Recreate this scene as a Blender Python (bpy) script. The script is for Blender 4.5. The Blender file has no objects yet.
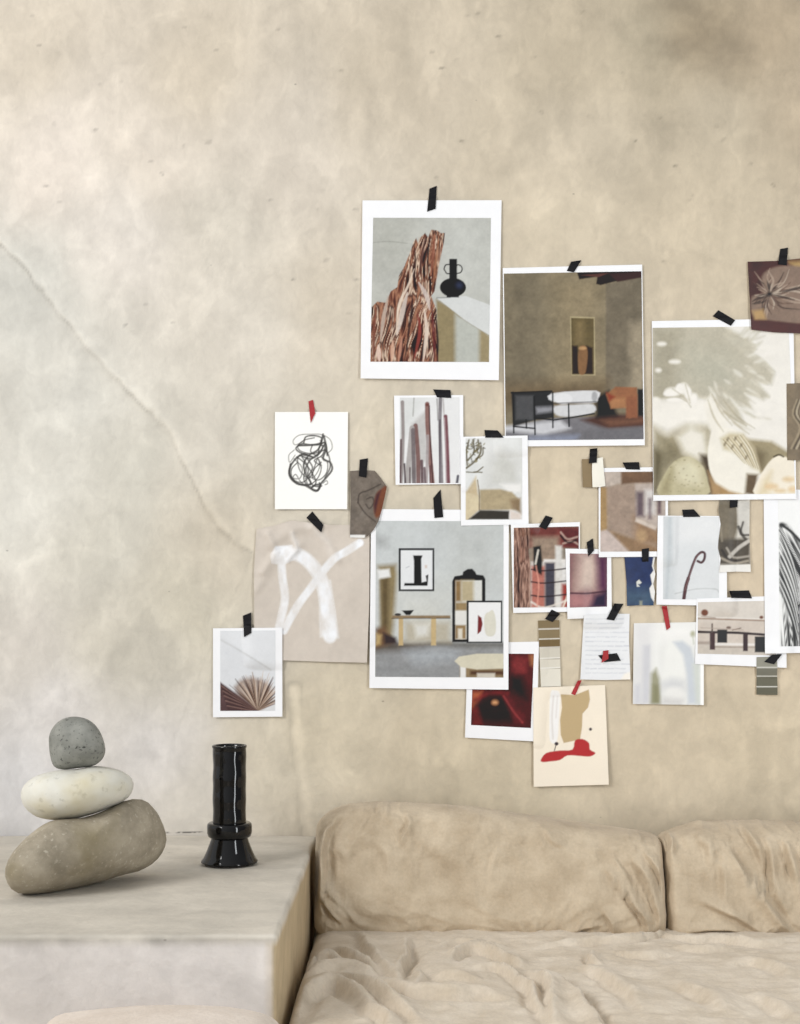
import bpy, math
import numpy as np
from mathutils import Vector

# ------------------------------------------------------------------ set-out
F = 1455.0                 # focal length in pixels of the 800x1024 frame
DW = 3.2                   # camera to back wall
CZ = 1.12                  # camera height
PX, PY = 413.0, 600.0      # principal point (shifted lens, verticals stay vertical)
S = DW / F
sc = bpy.context.scene
COL = sc.collection

def wx(px, d=DW): return (px - PX) * d / F
def wz(py, d=DW): return CZ - (py - PY) * d / F

def lin(c):
    c = np.asarray(c, float) / 255.0
    return np.where(c <= 0.04045, c / 12.92, ((c + 0.055) / 1.055) ** 2.4)

# ------------------------------------------------------------------ noise
def _hash(ix, iy, seed):
    n = (ix.astype(np.int64) * 374761393 + iy.astype(np.int64) * 668265263 + seed * 974711 + 1442695) & 0x7fffffff
    n = ((n ^ (n >> 13)) * 1274126177) & 0x7fffffff
    n = (n ^ (n >> 16)) & 0xffff
    return n / 65535.0

def vnoise(x, y, seed=0):
    x = np.asarray(x, float); y = np.asarray(y, float)
    ix = np.floor(x); iy = np.floor(y)
    fx = x - ix; fy = y - iy
    fx = fx * fx * fx * (fx * (fx * 6 - 15) + 10); fy = fy * fy * fy * (fy * (fy * 6 - 15) + 10)
    a = _hash(ix, iy, seed); b = _hash(ix + 1, iy, seed)
    c = _hash(ix, iy + 1, seed); d = _hash(ix + 1, iy + 1, seed)
    return (a + (b - a) * fx) * (1 - fy) + (c + (d - c) * fx) * fy

def fbm(x, y, octv=4, seed=0):
    s = 0; a = 0.5; t = 0
    for k in range(octv):
        s = s + a * vnoise(x * 2 ** k + 17.3 * k, y * 2 ** k - 9.1 * k, seed + k); t += a; a *= 0.5
    return s / t

def poly_sd(P, x, y):
    """signed distance to a closed polygon, negative inside"""
    P = np.asarray(P, float); n = len(P)
    d = np.full(x.shape, 1e9); ins = np.zeros(x.shape, bool)
    for i in range(n):
        ax, ay = P[i]; bx, by = P[(i + 1) % n]
        ex, ey = bx - ax, by - ay
        L = ex * ex + ey * ey + 1e-12
        t = np.clip(((x - ax) * ex + (y - ay) * ey) / L, 0, 1)
        d = np.minimum(d, (x - ax - t * ex) ** 2 + (y - ay - t * ey) ** 2)
        if ay != by:
            c = ((ay > y) != (by > y)) & (x < ex * (y - ay) / (by - ay) + ax)
            ins ^= c
    d = np.sqrt(d)
    return np.where(ins, -d, d)

def line_sd(P, x, y):
    """distance to an open polyline, signed by side, with 0..1 place along it"""
    P = np.asarray(P, float)
    seg = np.sqrt(((P[1:] - P[:-1]) ** 2).sum(1)); tot = seg.sum(); cum = 0
    best = np.full(x.shape, 1e18); sg = np.ones(x.shape); tt = np.zeros(x.shape)
    for i in range(len(P) - 1):
        ax, ay = P[i]; ex, ey = P[i + 1] - P[i]
        L = ex * ex + ey * ey + 1e-12
        t = np.clip(((x - ax) * ex + (y - ay) * ey) / L, 0, 1)
        d = (x - ax - t * ex) ** 2 + (y - ay - t * ey) ** 2
        m = d < best
        best = np.where(m, d, best)
        sg = np.where(m, np.sign(ex * (y - ay) - ey * (x - ax) + 1e-12), sg)
        tt = np.where(m, (cum + t * seg[i]) / tot, tt); cum += seg[i]
    return np.sqrt(best), sg, tt

def smooth_line(P, n=6):
    P = np.asarray(P, float); out = []
    Q = np.vstack([2 * P[0] - P[1], P, 2 * P[-1] - P[-2]])
    for i in range(1, len(Q) - 2):
        for k in range(n):
            t = k / n
            out.append(0.5 * (2 * Q[i] + (Q[i + 1] - Q[i - 1]) * t + (2 * Q[i - 1] - 5 * Q[i] + 4 * Q[i + 1] - Q[i + 2]) * t * t
                              + (3 * Q[i] - Q[i - 1] - 3 * Q[i + 1] + Q[i + 2]) * t ** 3))
    out.append(P[-1]); return np.array(out)

def smooth_loop(P, n=6):
    P = np.asarray(P, float); m = len(P); out = []
    for i in range(m):
        a, b, c, d = P[i - 1], P[i], P[(i + 1) % m], P[(i + 2) % m]
        for k in range(n):
            t = k / n
            out.append(0.5 * (2 * b + (c - a) * t + (2 * a - 5 * b + 4 * c - d) * t * t + (3 * b - a - 3 * c + d) * t ** 3))
    return np.array(out)

# ------------------------------------------------------------------ materials
def node_mat(name):
    m = bpy.data.materials.new(name); m.use_nodes = True
    nt = m.node_tree; b = nt.nodes['Principled BSDF']
    return m, nt, b

def N(nt, kind, **kw):
    n = nt.nodes.new(kind)
    for k, v in kw.items():
        if k in n.inputs: n.inputs[k].default_value = v
        else: setattr(n, k, v)
    return n

def bump(nt, b, src, strength, dist):
    bp = N(nt, 'ShaderNodeBump'); bp.inputs['Strength'].default_value = strength; bp.inputs['Distance'].default_value = dist
    nt.links.new(src, bp.inputs['Height']); nt.links.new(bp.outputs[0], b.inputs['Normal']); return bp

def coords(nt):
    return N(nt, 'ShaderNodeTexCoord').outputs['Object']

def simple(name, rgb, rough=0.6, noise=0.06, scale=40, bmp=0.0, bd=0.001, spec=0.5, coat=0.0, sheen=0.0):
    m, nt, b = node_mat(name)
    co = coords(nt)
    n = N(nt, 'ShaderNodeTexNoise'); n.inputs['Scale'].default_value = scale; n.inputs['Detail'].default_value = 5
    nt.links.new(co, n.inputs['Vector'])
    r = N(nt, 'ShaderNodeValToRGB'); l = lin(rgb)
    r.color_ramp.elements[0].position = 0.3; r.color_ramp.elements[1].position = 0.7
    r.color_ramp.elements[0].color = (*(l * (1 - noise)), 1); r.color_ramp.elements[1].color = (*np.minimum(l * (1 + noise), 1), 1)
    nt.links.new(n.outputs['Fac'], r.inputs[0]); nt.links.new(r.outputs[0], b.inputs['Base Color'])
    b.inputs['Roughness'].default_value = rough
    b.inputs['Specular IOR Level'].default_value = spec
    b.inputs['Coat Weight'].default_value = coat
    b.inputs['Sheen Weight'].default_value = sheen
    if bmp: bump(nt, b, n.outputs['Fac'], bmp, bd)
    return m

def attr_mat(name, rough=0.5, spec=0.3, bmp=None):
    m, nt, b = node_mat(name)
    a = N(nt, 'ShaderNodeVertexColor'); a.layer_name = 'ink'
    n = N(nt, 'ShaderNodeTexNoise'); n.inputs['Scale'].default_value = 260; n.inputs['Detail'].default_value = 4
    nt.links.new(coords(nt), n.inputs['Vector'])
    mr = N(nt, 'ShaderNodeMapRange'); mr.inputs['To Min'].default_value = 0.97; mr.inputs['To Max'].default_value = 1.03
    nt.links.new(n.outputs['Fac'], mr.inputs[0])
    mx = N(nt, 'ShaderNodeVectorMath', operation='SCALE')
    nt.links.new(a.outputs['Color'], mx.inputs[0]); nt.links.new(mr.outputs[0], mx.inputs['Scale'])
    nt.links.new(mx.outputs[0], b.inputs['Base Color'])
    b.inputs['Roughness'].default_value = rough; b.inputs['Specular IOR Level'].default_value = spec
    if bmp: bump(nt, b, n.outputs['Fac'], *bmp)
    return m

def plaster_mat(name):
    """lime plaster: pigment from the 'ink' attribute, broken up with trowel clouds, specks and fine pits"""
    m, nt, b = node_mat(name)
    co = coords(nt)
    a = N(nt, 'ShaderNodeVertexColor'); a.layer_name = 'ink'
    mp = N(nt, 'ShaderNodeMapping'); mp.inputs['Scale'].default_value = (1, 1, 0.8)
    nt.links.new(co, mp.inputs['Vector'])
    n1 = N(nt, 'ShaderNodeTexNoise'); n1.inputs['Scale'].default_value = 16; n1.inputs['Detail'].default_value = 8; n1.inputs['Roughness'].default_value = 0.62; n1.inputs['Distortion'].default_value = 0.6
    nt.links.new(mp.outputs[0], n1.inputs['Vector'])
    m1 = N(nt, 'ShaderNodeMapRange'); m1.inputs['From Min'].default_value = 0.3; m1.inputs['From Max'].default_value = 0.7
    m1.inputs['To Min'].default_value = 0.93; m1.inputs['To Max'].default_value = 1.065
    nt.links.new(n1.outputs['Fac'], m1.inputs[0])
    v = N(nt, 'ShaderNodeTexVoronoi'); v.inputs['Scale'].default_value = 10; v.inputs['Randomness'].default_value = 1
    mpv = N(nt, 'ShaderNodeMapping'); mpv.inputs['Scale'].default_value = (0.8, 1, 1.3)
    nt.links.new(co, mpv.inputs['Vector']); nt.links.new(mpv.outputs[0], v.inputs['Vector'])
    m2 = N(nt, 'ShaderNodeMapRange'); m2.inputs['From Min'].default_value = 0.012; m2.inputs['From Max'].default_value = 0.03
    m2.inputs['To Min'].default_value = 0.62; m2.inputs['To Max'].default_value = 1.0
    nt.links.new(v.outputs['Distance'], m2.inputs[0])
    n6 = N(nt, 'ShaderNodeTexNoise'); n6.inputs['Scale'].default_value = 46; n6.inputs['Detail'].default_value = 6; n6.inputs['Distortion'].default_value = 1.2
    nt.links.new(mp.outputs[0], n6.inputs['Vector'])
    m6 = N(nt, 'ShaderNodeMapRange'); m6.inputs['From Min'].default_value = 0.3; m6.inputs['From Max'].default_value = 0.7; m6.inputs['To Min'].default_value = 0.965; m6.inputs['To Max'].default_value = 1.035
    nt.links.new(n6.outputs['Fac'], m6.inputs[0])
    m7 = N(nt, 'ShaderNodeMath', operation='MULTIPLY'); nt.links.new(m1.outputs[0], m7.inputs[0]); nt.links.new(m6.outputs[0], m7.inputs[1])
    mu = N(nt, 'ShaderNodeMath', operation='MULTIPLY'); nt.links.new(m7.outputs[0], mu.inputs[0]); nt.links.new(m2.outputs[0], mu.inputs[1])
    mx = N(nt, 'ShaderNodeVectorMath', operation='SCALE')
    nt.links.new(a.outputs['Color'], mx.inputs[0]); nt.links.new(mu.outputs[0], mx.inputs['Scale'])
    nt.links.new(mx.outputs[0], b.inputs['Base Color'])
    n3 = N(nt, 'ShaderNodeTexNoise'); n3.inputs['Scale'].default_value = 60; n3.inputs['Detail'].default_value = 8
    nt.links.new(co, n3.inputs['Vector'])
    ad = N(nt, 'ShaderNodeMath', operation='ADD'); nt.links.new(n1.outputs['Fac'], ad.inputs[0]); nt.links.new(n3.outputs['Fac'], ad.inputs[1])
    b.inputs['Roughness'].default_value = 0.75; b.inputs['Specular IOR Level'].default_value = 0.25
    bump(nt, b, ad.outputs[0], 0.35, 0.004)
    return m

def fabric_mat(name, c1, c2):
    m, nt, b = node_mat(name)
    co = coords(nt)
    n1 = N(nt, 'ShaderNodeTexNoise'); n1.inputs['Scale'].default_value = 14; n1.inputs['Detail'].default_value = 8; n1.inputs['Roughness'].default_value = 0.6
    nt.links.new(co, n1.inputs['Vector'])
    r = N(nt, 'ShaderNodeValToRGB'); r.color_ramp.elements[0].position = 0.32; r.color_ramp.elements[1].position = 0.68
    r.color_ramp.elements[0].color = (*lin(c1), 1); r.color_ramp.elements[1].color = (*lin(c2), 1)
    nt.links.new(n1.outputs['Fac'], r.inputs[0])
    n2 = N(nt, 'ShaderNodeTexNoise'); n2.inputs['Scale'].default_value = 170; n2.inputs['Detail'].default_value = 4
    nt.links.new(co, n2.inputs['Vector'])
    mr = N(nt, 'ShaderNodeMapRange'); mr.inputs['From Min'].default_value = 0.3; mr.inputs['From Max'].default_value = 0.7
    mr.inputs['To Min'].default_value = 0.95; mr.inputs['To Max'].default_value = 1.04
    nt.links.new(n2.outputs['Fac'], mr.inputs[0])
    mx = N(nt, 'ShaderNodeVectorMath', operation='SCALE')
    nt.links.new(r.outputs[0], mx.inputs[0]); nt.links.new(mr.outputs[0], mx.inputs['Scale'])
    nt.links.new(mx.outputs[0], b.inputs['Base Color'])
    b.inputs['Roughness'].default_value = 0.95; b.inputs['Specular IOR Level'].default_value = 0.15
    b.inputs['Sheen Weight'].default_value = 0.12; b.inputs['Sheen Roughness'].default_value = 0.5
    n4 = N(nt, 'ShaderNodeTexNoise'); n4.inputs['Scale'].default_value = 45; n4.inputs['Detail'].default_value = 3
    nt.links.new(co, n4.inputs['Vector'])
    ad = N(nt, 'ShaderNodeMath', operation='MULTIPLY_ADD'); ad.inputs[1].default_value = 2.0
    nt.links.new(n4.outputs['Fac'], ad.inputs[0]); nt.links.new(n2.outputs['Fac'], ad.inputs[2])
    bump(nt, b, ad.outputs[0], 0.5, 0.002)
    return m

def stone_mat(name, c1, c2, speck, amount, scale, spscale, stain=None):
    m, nt, b = node_mat(name)
    co = coords(nt)
    n1 = N(nt, 'ShaderNodeTexNoise'); n1.inputs['Scale'].default_value = scale; n1.inputs['Detail'].default_value = 9; n1.inputs['Roughness'].default_value = 0.65
    nt.links.new(co, n1.inputs['Vector'])
    r = N(nt, 'ShaderNodeValToRGB'); r.color_ramp.elements[0].position = 0.35; r.color_ramp.elements[1].position = 0.65
    r.color_ramp.elements[0].color = (*lin(c1), 1); r.color_ramp.elements[1].color = (*lin(c2), 1)
    nt.links.new(n1.outputs['Fac'], r.inputs[0])
    n2 = N(nt, 'ShaderNodeTexNoise'); n2.inputs['Scale'].default_value = spscale; n2.inputs['Detail'].default_value = 3
    nt.links.new(co, n2.inputs['Vector'])
    m2 = N(nt, 'ShaderNodeMapRange'); m2.inputs['From Min'].default_value = 0.60; m2.inputs['From Max'].default_value = 0.72
    m2.inputs['To Max'].default_value = amount
    nt.links.new(n2.outputs['Fac'], m2.inputs[0])
    mix = N(nt, 'ShaderNodeMix', data_type='RGBA'); mix.inputs['B'].default_value = (0, 0, 0, 1)
    nt.links.new(m2.outputs[0], mix.inputs['Factor']); nt.links.new(r.outputs[0], mix.inputs[6]); mix.inputs[7].default_value = (*lin(speck), 1)
    out = mix.outputs[2]
    if stain:
        n5 = N(nt, 'ShaderNodeTexNoise'); n5.inputs['Scale'].default_value = 7; n5.inputs['Detail'].default_value = 4
        nt.links.new(co, n5.inputs['Vector'])
        m5 = N(nt, 'ShaderNodeMapRange'); m5.inputs['From Min'].default_value = 0.52; m5.inputs['From Max'].default_value = 0.7; m5.inputs['To Max'].default_value = 0.7
        nt.links.new(n5.outputs['Fac'], m5.inputs[0])
        mi2 = N(nt, 'ShaderNodeMix', data_type='RGBA')
        nt.links.new(m5.outputs[0], mi2.inputs['Factor']); nt.links.new(out, mi2.inputs[6]); mi2.inputs[7].default_value = (*lin(stain), 1)
        out = mi2.outputs[2]
    nt.links.new(out, b.inputs['Base Color'])
    b.inputs['Roughness'].default_value = 0.85; b.inputs['Specular IOR Level'].default_value = 0.3
    bump(nt, b, n1.outputs['Fac'], 0.5, 0.004)
    return m

M_WALL = plaster_mat('lime_plaster')
M_FLOOR = simple('floor_concrete', (176, 166, 148), 0.7, 0.12, 6, 0.2, 0.002)
M_PAPER = simple('white_paper', (240, 240, 242), 0.6, 0.012, 30, spec=0.25)
M_CREAM = simple('cream_paper', (240, 229, 210), 0.75, 0.02, 25, spec=0.2)
M_INK = attr_mat('printed_ink', 0.42, 0.35)
M_MATT = attr_mat('matt_paper', 0.8, 0.2)
M_BLACK = simple('black_tape', (20, 19, 22), 0.6, 0.2, 120, 0.3, 0.0006, 0.2)
M_RED = simple('red_tape', (164, 46, 50), 0.55, 0.12, 120, 0.3, 0.0006, 0.3)
M_GLAZE = simple('black_glaze', (8, 8, 10), 0.07, 0.1, 14, 0.2, 0.002, 0.42)
M_SOFA = fabric_mat('sofa_fabric', (178, 161, 137), (202, 186, 162))
M_SEAT = fabric_mat('seat_fabric', (196, 182, 162), (218, 206, 189))
M_POUF = fabric_mat('pouf_fabric', (206, 192, 178), (222, 210, 198))
M_WOOD = simple('dark_wood', (70, 52, 38), 0.5, 0.2, 12)
M_ST_LOW = stone_mat('brown_stone', (136, 127, 110), (170, 160, 142), (204, 196, 180), 0.45, 20, 140, (136, 124, 92))
M_ST_MID = stone_mat('white_stone', (206, 203, 192), (224, 222, 212), (140, 137, 128), 0.4, 6, 70, (200, 188, 150))
M_ST_TOP = stone_mat('grey_stone', (122, 123, 117), (150, 150, 143), (66, 67, 64), 1.0, 30, 170)

# ------------------------------------------------------------------ meshes
def mesh_obj(name, verts, faces, mat, parent=None, colors=None, smooth=True, flat_sides=None):
    me = bpy.data.meshes.new(name)
    verts = np.asarray(verts, np.float32)
    if isinstance(faces, np.ndarray):
        nf = len(faces)
        me.vertices.add(len(verts)); me.vertices.foreach_set('co', verts.ravel())
        me.loops.add(nf * 4); me.loops.foreach_set('vertex_index', faces.astype(np.int32).ravel())
        me.polygons.add(nf); me.polygons.foreach_set('loop_start', np.arange(0, nf * 4, 4, dtype=np.int32))
        me.update(calc_edges=True); me.validate()
    else:
        me.from_pydata([tuple(map(float, v)) for v in verts], [], faces); me.update()
    if smooth: me.polygons.foreach_set('use_smooth', np.ones(len(me.polygons), bool))
    if colors is not None:
        at = me.color_attributes.new('ink', 'FLOAT_COLOR', 'POINT')
        c = np.ones((len(verts), 4), np.float32); c[:, :3] = colors; at.data.foreach_set('color', c.ravel())
    me.materials.append(mat)
    o = bpy.data.objects.new(name, me); COL.objects.link(o)
    if parent: o.parent = parent
    return o

def tag(o, label, cat, group=None):
    o['label'] = label; o['category'] = cat
    if group: o['group'] = group
    return o

def thing(name, label, cat, loc, group=None):
    o = bpy.data.objects.new(name, None); COL.objects.link(o); o.location = loc; o.empty_display_size = 0.1
    return tag(o, label, cat, group)

def recentre(o, c):
    """put the object's origin at c (world)"""
    c = Vector(c); me = o.data
    n = len(me.vertices); a = np.empty(n * 3, np.float32); me.vertices.foreach_get('co', a)
    a = a.reshape(-1, 3) - np.array(c, np.float32); me.vertices.foreach_set('co', a.ravel()); me.update()
    o.location = c if o.parent is None else c - o.parent.location

def grid_faces(nu, nv, off=0, flip=False):
    i = np.arange(nv)[:, None] * (nu + 1) + np.arange(nu)[None, :]
    i = i.ravel() + off
    q = np.stack([i, i + 1, i + nu + 2, i + nu + 1], 1)
    return q[:, ::-1] if flip else q

# ------------------------------------------------------------------ picture painting (a tiny vector painter, colours end up on a fine vertex grid)
def photo_finish(P, seed, grit=1.0):
    """printed on satin paper: muted inks, a little tonal mottle and fine grain"""
    c = P.c; lum = (c * np.array([.25, .6, .15])).sum(-1, keepdims=True)
    c = lum + (c - lum) * 0.86
    g = np.clip(c, 0, 1) ** (1 / 2.2); g = np.where(g < .8, .8 + (g - .8) * 1.16, .8 + (g - .8) * .9); c = np.clip(g, 0.03, 0.97) ** 2.2
    n = 0.8 * (fbm(P.x / 7, P.y / 7, 3, seed) - .5) + 0.8 * (fbm(P.x / 2.2, P.y / 2.2, 3, seed + 5) - .5)
    depth = np.clip(1.0 - 1.15 * lum, 0.12, 1)
    return np.clip(c * (0.95 + grit * 0.36 * n[..., None] * depth), 0, 1)

class Pic:
    def __init__(self, x, y, bg):
        self.x = x; self.y = y
        self.c = np.empty(x.shape + (3,)); self.c[...] = lin(bg)
        self.f = lambda p: p
    def zoom(self, ox, oy, s):
        self.f = lambda p: np.asarray(p, float) / s + np.array([ox, oy]); self.s = s
        return self
    def _mix(self, a, col):
        col = lin(col) if not isinstance(col, np.ndarray) else col
        self.c = self.c * (1 - a[..., None]) + col * a[..., None]
    def poly(self, P, col, soft=0.8, al=1.0, sm=0):
        P = self.f(P)
        if sm: P = smooth_loop(P, sm)
        sd = poly_sd(P, self.x, self.y)
        a = np.clip(0.5 - sd / soft, 0, 1) * al
        self._mix(a, col); return a
    def rect(self, x0, y0, x1, y1, col, soft=0.8, al=1.0):
        return self.poly([(x0, y0), (x1, y0), (x1, y1), (x0, y1)], col, soft, al)
    def line(self, P, w, col, soft=0.8, al=1.0, sm=4, taper=False):
        P = self.f(P)
        if sm and len(P) > 2: P = smooth_line(P, sm)
        d, _, t = line_sd(P, self.x, self.y)
        ww = w * (0.25 + 0.75 * np.sin(np.pi * np.clip(t, 0.02, .98))) if taper else w
        a = np.clip(0.5 - (d - ww / 2) / soft, 0, 1) * al
        self._mix(a, col); return a
    def ell(self, cx, cy, rx, ry, col, soft=0.8, al=1.0, ang=0):
        t = np.linspace(0, 2 * np.pi, 28, endpoint=False); ca, sa = math.cos(ang), math.sin(ang)
        P = np.stack([cx + rx * np.cos(t) * ca - ry * np.sin(t) * sa, cy + rx * np.cos(t) * sa + ry * np.sin(t) * ca], 1)
        return self.poly(P, col, soft, al)
    def cloud(self, amt, scale, seed=1, sy=1.0, mask=None):
        n = fbm(self.x / scale, self.y / scale * sy, 4, seed) - 0.5
        k = 1 + 2 * amt * n
        if mask is not None: k = 1 + (k - 1) * mask
        self.c = np.clip(self.c * k[..., None], 0, 1)
    def grain(self, P, cols, period, ang=90, stretch=8, seed=1, soft=0.8, bend=0, sm=0, al=1.0, octv=3):
        """long streaks inside a shape"""
        P = self.f(P)
        if sm: P = smooth_loop(P, sm)
        a = np.clip(0.5 - poly_sd(P, self.x, self.y) / soft, 0, 1) * al
        th = math.radians(ang); ca, sa = math.cos(th), math.sin(th)
        u = self.x * ca + self.y * sa; v = -self.x * sa + self.y * ca
        v = v + bend * (vnoise(u / 30, v / 30, seed + 9) - .5) * 10
        n = fbm(v / period, u / (period * stretch), octv, seed)
        n = np.clip((n - 0.22) / 0.56, 0, 0.999) * (len(cols) - 1)
        L = np.array([lin(c) for c in cols]); i = n.astype(int); f = (n - i)[..., None]
        self._mix(a, L[i] * (1 - f) + L[np.minimum(i + 1, len(cols) - 1)] * f)

# ------------------------------------------------------------------ sheets of paper on the wall
HX0, HY0, HX1, HY1, HR = 195, 170, 880, 810, 2          # height map of everything already on the wall (metres off the wall)
HGX, HGY = np.meshgrid(np.arange(HX0, HX1, 1 / HR), np.arange(HY0, HY1, 1 / HR))
HMAP = np.zeros(HGX.shape)

def edge(P, n):
    P = np.asarray(P, float)
    seg = np.sqrt(((P[1:] - P[:-1]) ** 2).sum(1)); c = np.concatenate([[0], np.cumsum(seg)]) / seg.sum()
    t = np.linspace(0, 1, n + 1)
    return np.stack([np.interp(t, c, P[:, 0]), np.interp(t, c, P[:, 1])], 1)

def coons(top, right, bottom, left, nu, nv):
    """top/bottom run left to right, left/right run top to bottom"""
    T, B, Lf, R = edge(top, nu), edge(bottom, nu), edge(left, nv), edge(right, nv)
    u = np.linspace(0, 1, nu + 1)[None, :, None]; v = np.linspace(0, 1, nv + 1)[:, None, None]
    return ((1 - v) * T[None] + v * B[None] + (1 - u) * Lf[:, None] + u * R[:, None]
            - ((1 - u) * (1 - v) * T[0] + u * (1 - v) * T[-1] + (1 - u) * v * B[0] + u * v * B[-1]))

def quad(c):
    tl, tr, br, bl = c
    return [tl, tr], [tr, br], [bl, br], [tl, bl]

def pix_world(g, h):
    """pixel grid on the wall plus height off the wall -> world points, corrected for the nearer distance"""
    d = DW - h
    return np.stack([(g[..., 0] - PX) * d / F, -h, CZ - (g[..., 1] - PY) * d / F], -1)

def solid_sheet(name, g, h, th, mat, parent=None, colors=None):
    nv, nu = g.shape[0] - 1, g.shape[1] - 1
    fr = pix_world(g, h).reshape(-1, 3); bk = pix_world(g, h - th).reshape(-1, 3)
    n = len(fr); fa = [grid_faces(nu, nv), grid_faces(nu, nv, n, True)]
    idx = np.arange(n).reshape(nv + 1, nu + 1)
    loop = np.concatenate([idx[0, :-1], idx[:-1, -1], idx[-1, :0:-1], idx[:0:-1, 0]])
    m = len(loop); i = np.arange(m); j = np.roll(i, -1)      # the rim has its own corners, so the sheet's face stays flat to its edge
    fa.append(np.stack([2 * n + i, 2 * n + m + i, 2 * n + m + j, 2 * n + j], 1))
    cc = None if colors is None else np.vstack([colors, np.tile(lin((236, 233, 226)), (n + 2 * m, 1))])
    o = mesh_obj(name, np.vstack([fr, bk, fr[loop], bk[loop]]), np.vstack(fa)[:, ::-1], mat, parent, cc)
    return o

def profile(g_or_xy, box, top, bot, curl, seed):
    x, y = g_or_xy
    u = (x - box[0]) / (box[2] - box[0]); v = (y - box[1]) / (box[3] - box[1])
    h = top + (bot - top) * np.clip(v, 0, 1) ** 1.3
    h = h + curl * (np.abs(u - .5) * 2) ** 3 * (0.35 + 0.65 * np.clip(v, 0, 1))
    h = h + 0.0009 * (vnoise(u * 2.3 + seed, v * 2.3, seed) - .5)
    return h

def hmask(P, r):
    P = np.asarray(P, float); m = np.zeros(HGX.shape, bool)
    j0 = max(int((P[:, 0].min() - 3 - HX0) * HR), 0); j1 = int((P[:, 0].max() + 3 - HX0) * HR)
    i0 = max(int((P[:, 1].min() - 3 - HY0) * HR), 0); i1 = int((P[:, 1].max() + 3 - HY0) * HR)
    m[i0:i1, j0:j1] = poly_sd(P, HGX[i0:i1, j0:j1], HGY[i0:i1, j0:j1]) < r
    return m

TH = 0.0005
RES = 0.75
def sheet(name, label, cat, edges, paint=None, pic=None, mat=None, top=0.0025, bot=0.006, curl=0.0015, seed=1,
          group='prints and drawings taped to the wall', extra=None, pmat=None, crease=None):
    """edges = four corner points or four edge polylines; pic = corners of the printed area (None: ink covers the sheet)"""
    if len(edges) == 4 and np.asarray(edges[0]).ndim == 1: edges = quad(edges)
    E = [np.asarray(e, float) for e in edges]
    out = np.vstack([E[0], E[1][1:], E[2][::-1][1:], E[3][::-1][1:-1]])
    box = (out[:, 0].min(), out[:, 1].min(), out[:, 0].max(), out[:, 1].max())
    m = hmask(out, 1.2)
    top, bot = top * .8, bot * .72
    own = profile((HGX, HGY), box, top, bot, curl, seed)
    if crease is not None: own = own + crease(HGX, HGY)
    # the sheet bends gently over whatever already hangs there
    j0 = max(int((box[0] - 14 - HX0) * HR), 0); j1 = int((box[2] + 14 - HX0) * HR)
    i0 = max(int((box[1] - 14 - HY0) * HR), 0); i1 = int((box[3] + 14 - HY0) * HR)
    mw = hmask(out, 1.0)[i0:i1, j0:j1]
    D = boxmax(np.where(mw, HMAP[i0:i1, j0:j1], 0), 16)
    D = boxblur(boxblur(D, 8), 8)
    D = D + (0.0006 + TH) * np.clip(D / 0.0015, 0, 1)
    own[i0:i1, j0:j1] = np.maximum(own[i0:i1, j0:j1], D)
    def under(x, y):
        fx = np.clip((x - HX0) * HR - j0, 0, D.shape[1] - 2); fy = np.clip((y - HY0) * HR - i0, 0, D.shape[0] - 2)
        ix = fx.astype(int); iy = fy.astype(int); fx = fx - ix; fy = fy - iy
        return (D[iy, ix] * (1 - fx) + D[iy, ix + 1] * fx) * (1 - fy) + (D[iy + 1, ix] * (1 - fx) + D[iy + 1, ix + 1] * fx) * fy
    lift = 0.0
    def height(x, y):
        h = profile((x, y), box, top, bot, curl, seed)
        if crease is not None: h = h + crease(x, y)
        return np.maximum(h, under(x, y))
    HMAP[m] = np.maximum(HMAP[m], (own + lift)[m] + 0.0005)
    full = paint is not None and pic is None
    step = RES if full else 1.5
    nu = max(6, int((box[2] - box[0]) / step)); nv = max(6, int((box[3] - box[1]) / step))
    g = coons(*E, nu, nv)
    cols = None
    if full:
        P = paint(g[..., 0], g[..., 1]); cols = (photo_finish(P, seed) if pmat is M_INK else np.clip(P.c, 0, 1)).reshape(-1, 3)
    o = solid_sheet(name, g, height(g[..., 0], g[..., 1]), TH, (pmat or M_MATT) if full else (mat or M_PAPER), None, cols)
    tag(o, label, cat, group)
    c = pix_world(np.array([(box[0] + box[2]) / 2, box[1]]), np.array(top + lift))
    if pic is not None:
        E2 = quad(pic); a = np.asarray(pic, float)
        nu = int(np.ptp(a[:, 0]) / RES); nv = int(np.ptp(a[:, 1]) / RES)
        g2 = coons(*E2, nu, nv)
        P = paint(g2[..., 0], g2[..., 1])
        h2 = height(g2[..., 0], g2[..., 1]) + 0.0004
        k = solid_sheet('printed_picture', g2, h2, 0.0002, pmat or M_INK, None, photo_finish(P, seed).reshape(-1, 3))
    recentre(o, c)
    if pic is not None:
        k.parent = o; recentre(k, c)
    o['_h'] = 0; del o['_h']
    return o, height

def boxmax(A, r):
    B = A.copy()
    for k in range(1, r + 1):
        B[:, k:] = np.maximum(B[:, k:], A[:, :-k]); B[:, :-k] = np.maximum(B[:, :-k], A[:, k:])
    C = B.copy()
    for k in range(1, r + 1):
        C[k:] = np.maximum(C[k:], B[:-k]); C[:-k] = np.maximum(C[:-k], B[k:])
    return C

def boxblur(A, r):
    k = 2 * r + 1
    P = np.pad(A, ((0, 0), (r + 1, r)), mode='edge'); C = np.cumsum(P, 1); A = (C[:, k:] - C[:, :-k]) / k
    P = np.pad(A, ((r + 1, r), (0, 0)), mode='edge'); C = np.cumsum(P, 0); return (C[k:] - C[:-k]) / k

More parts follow.
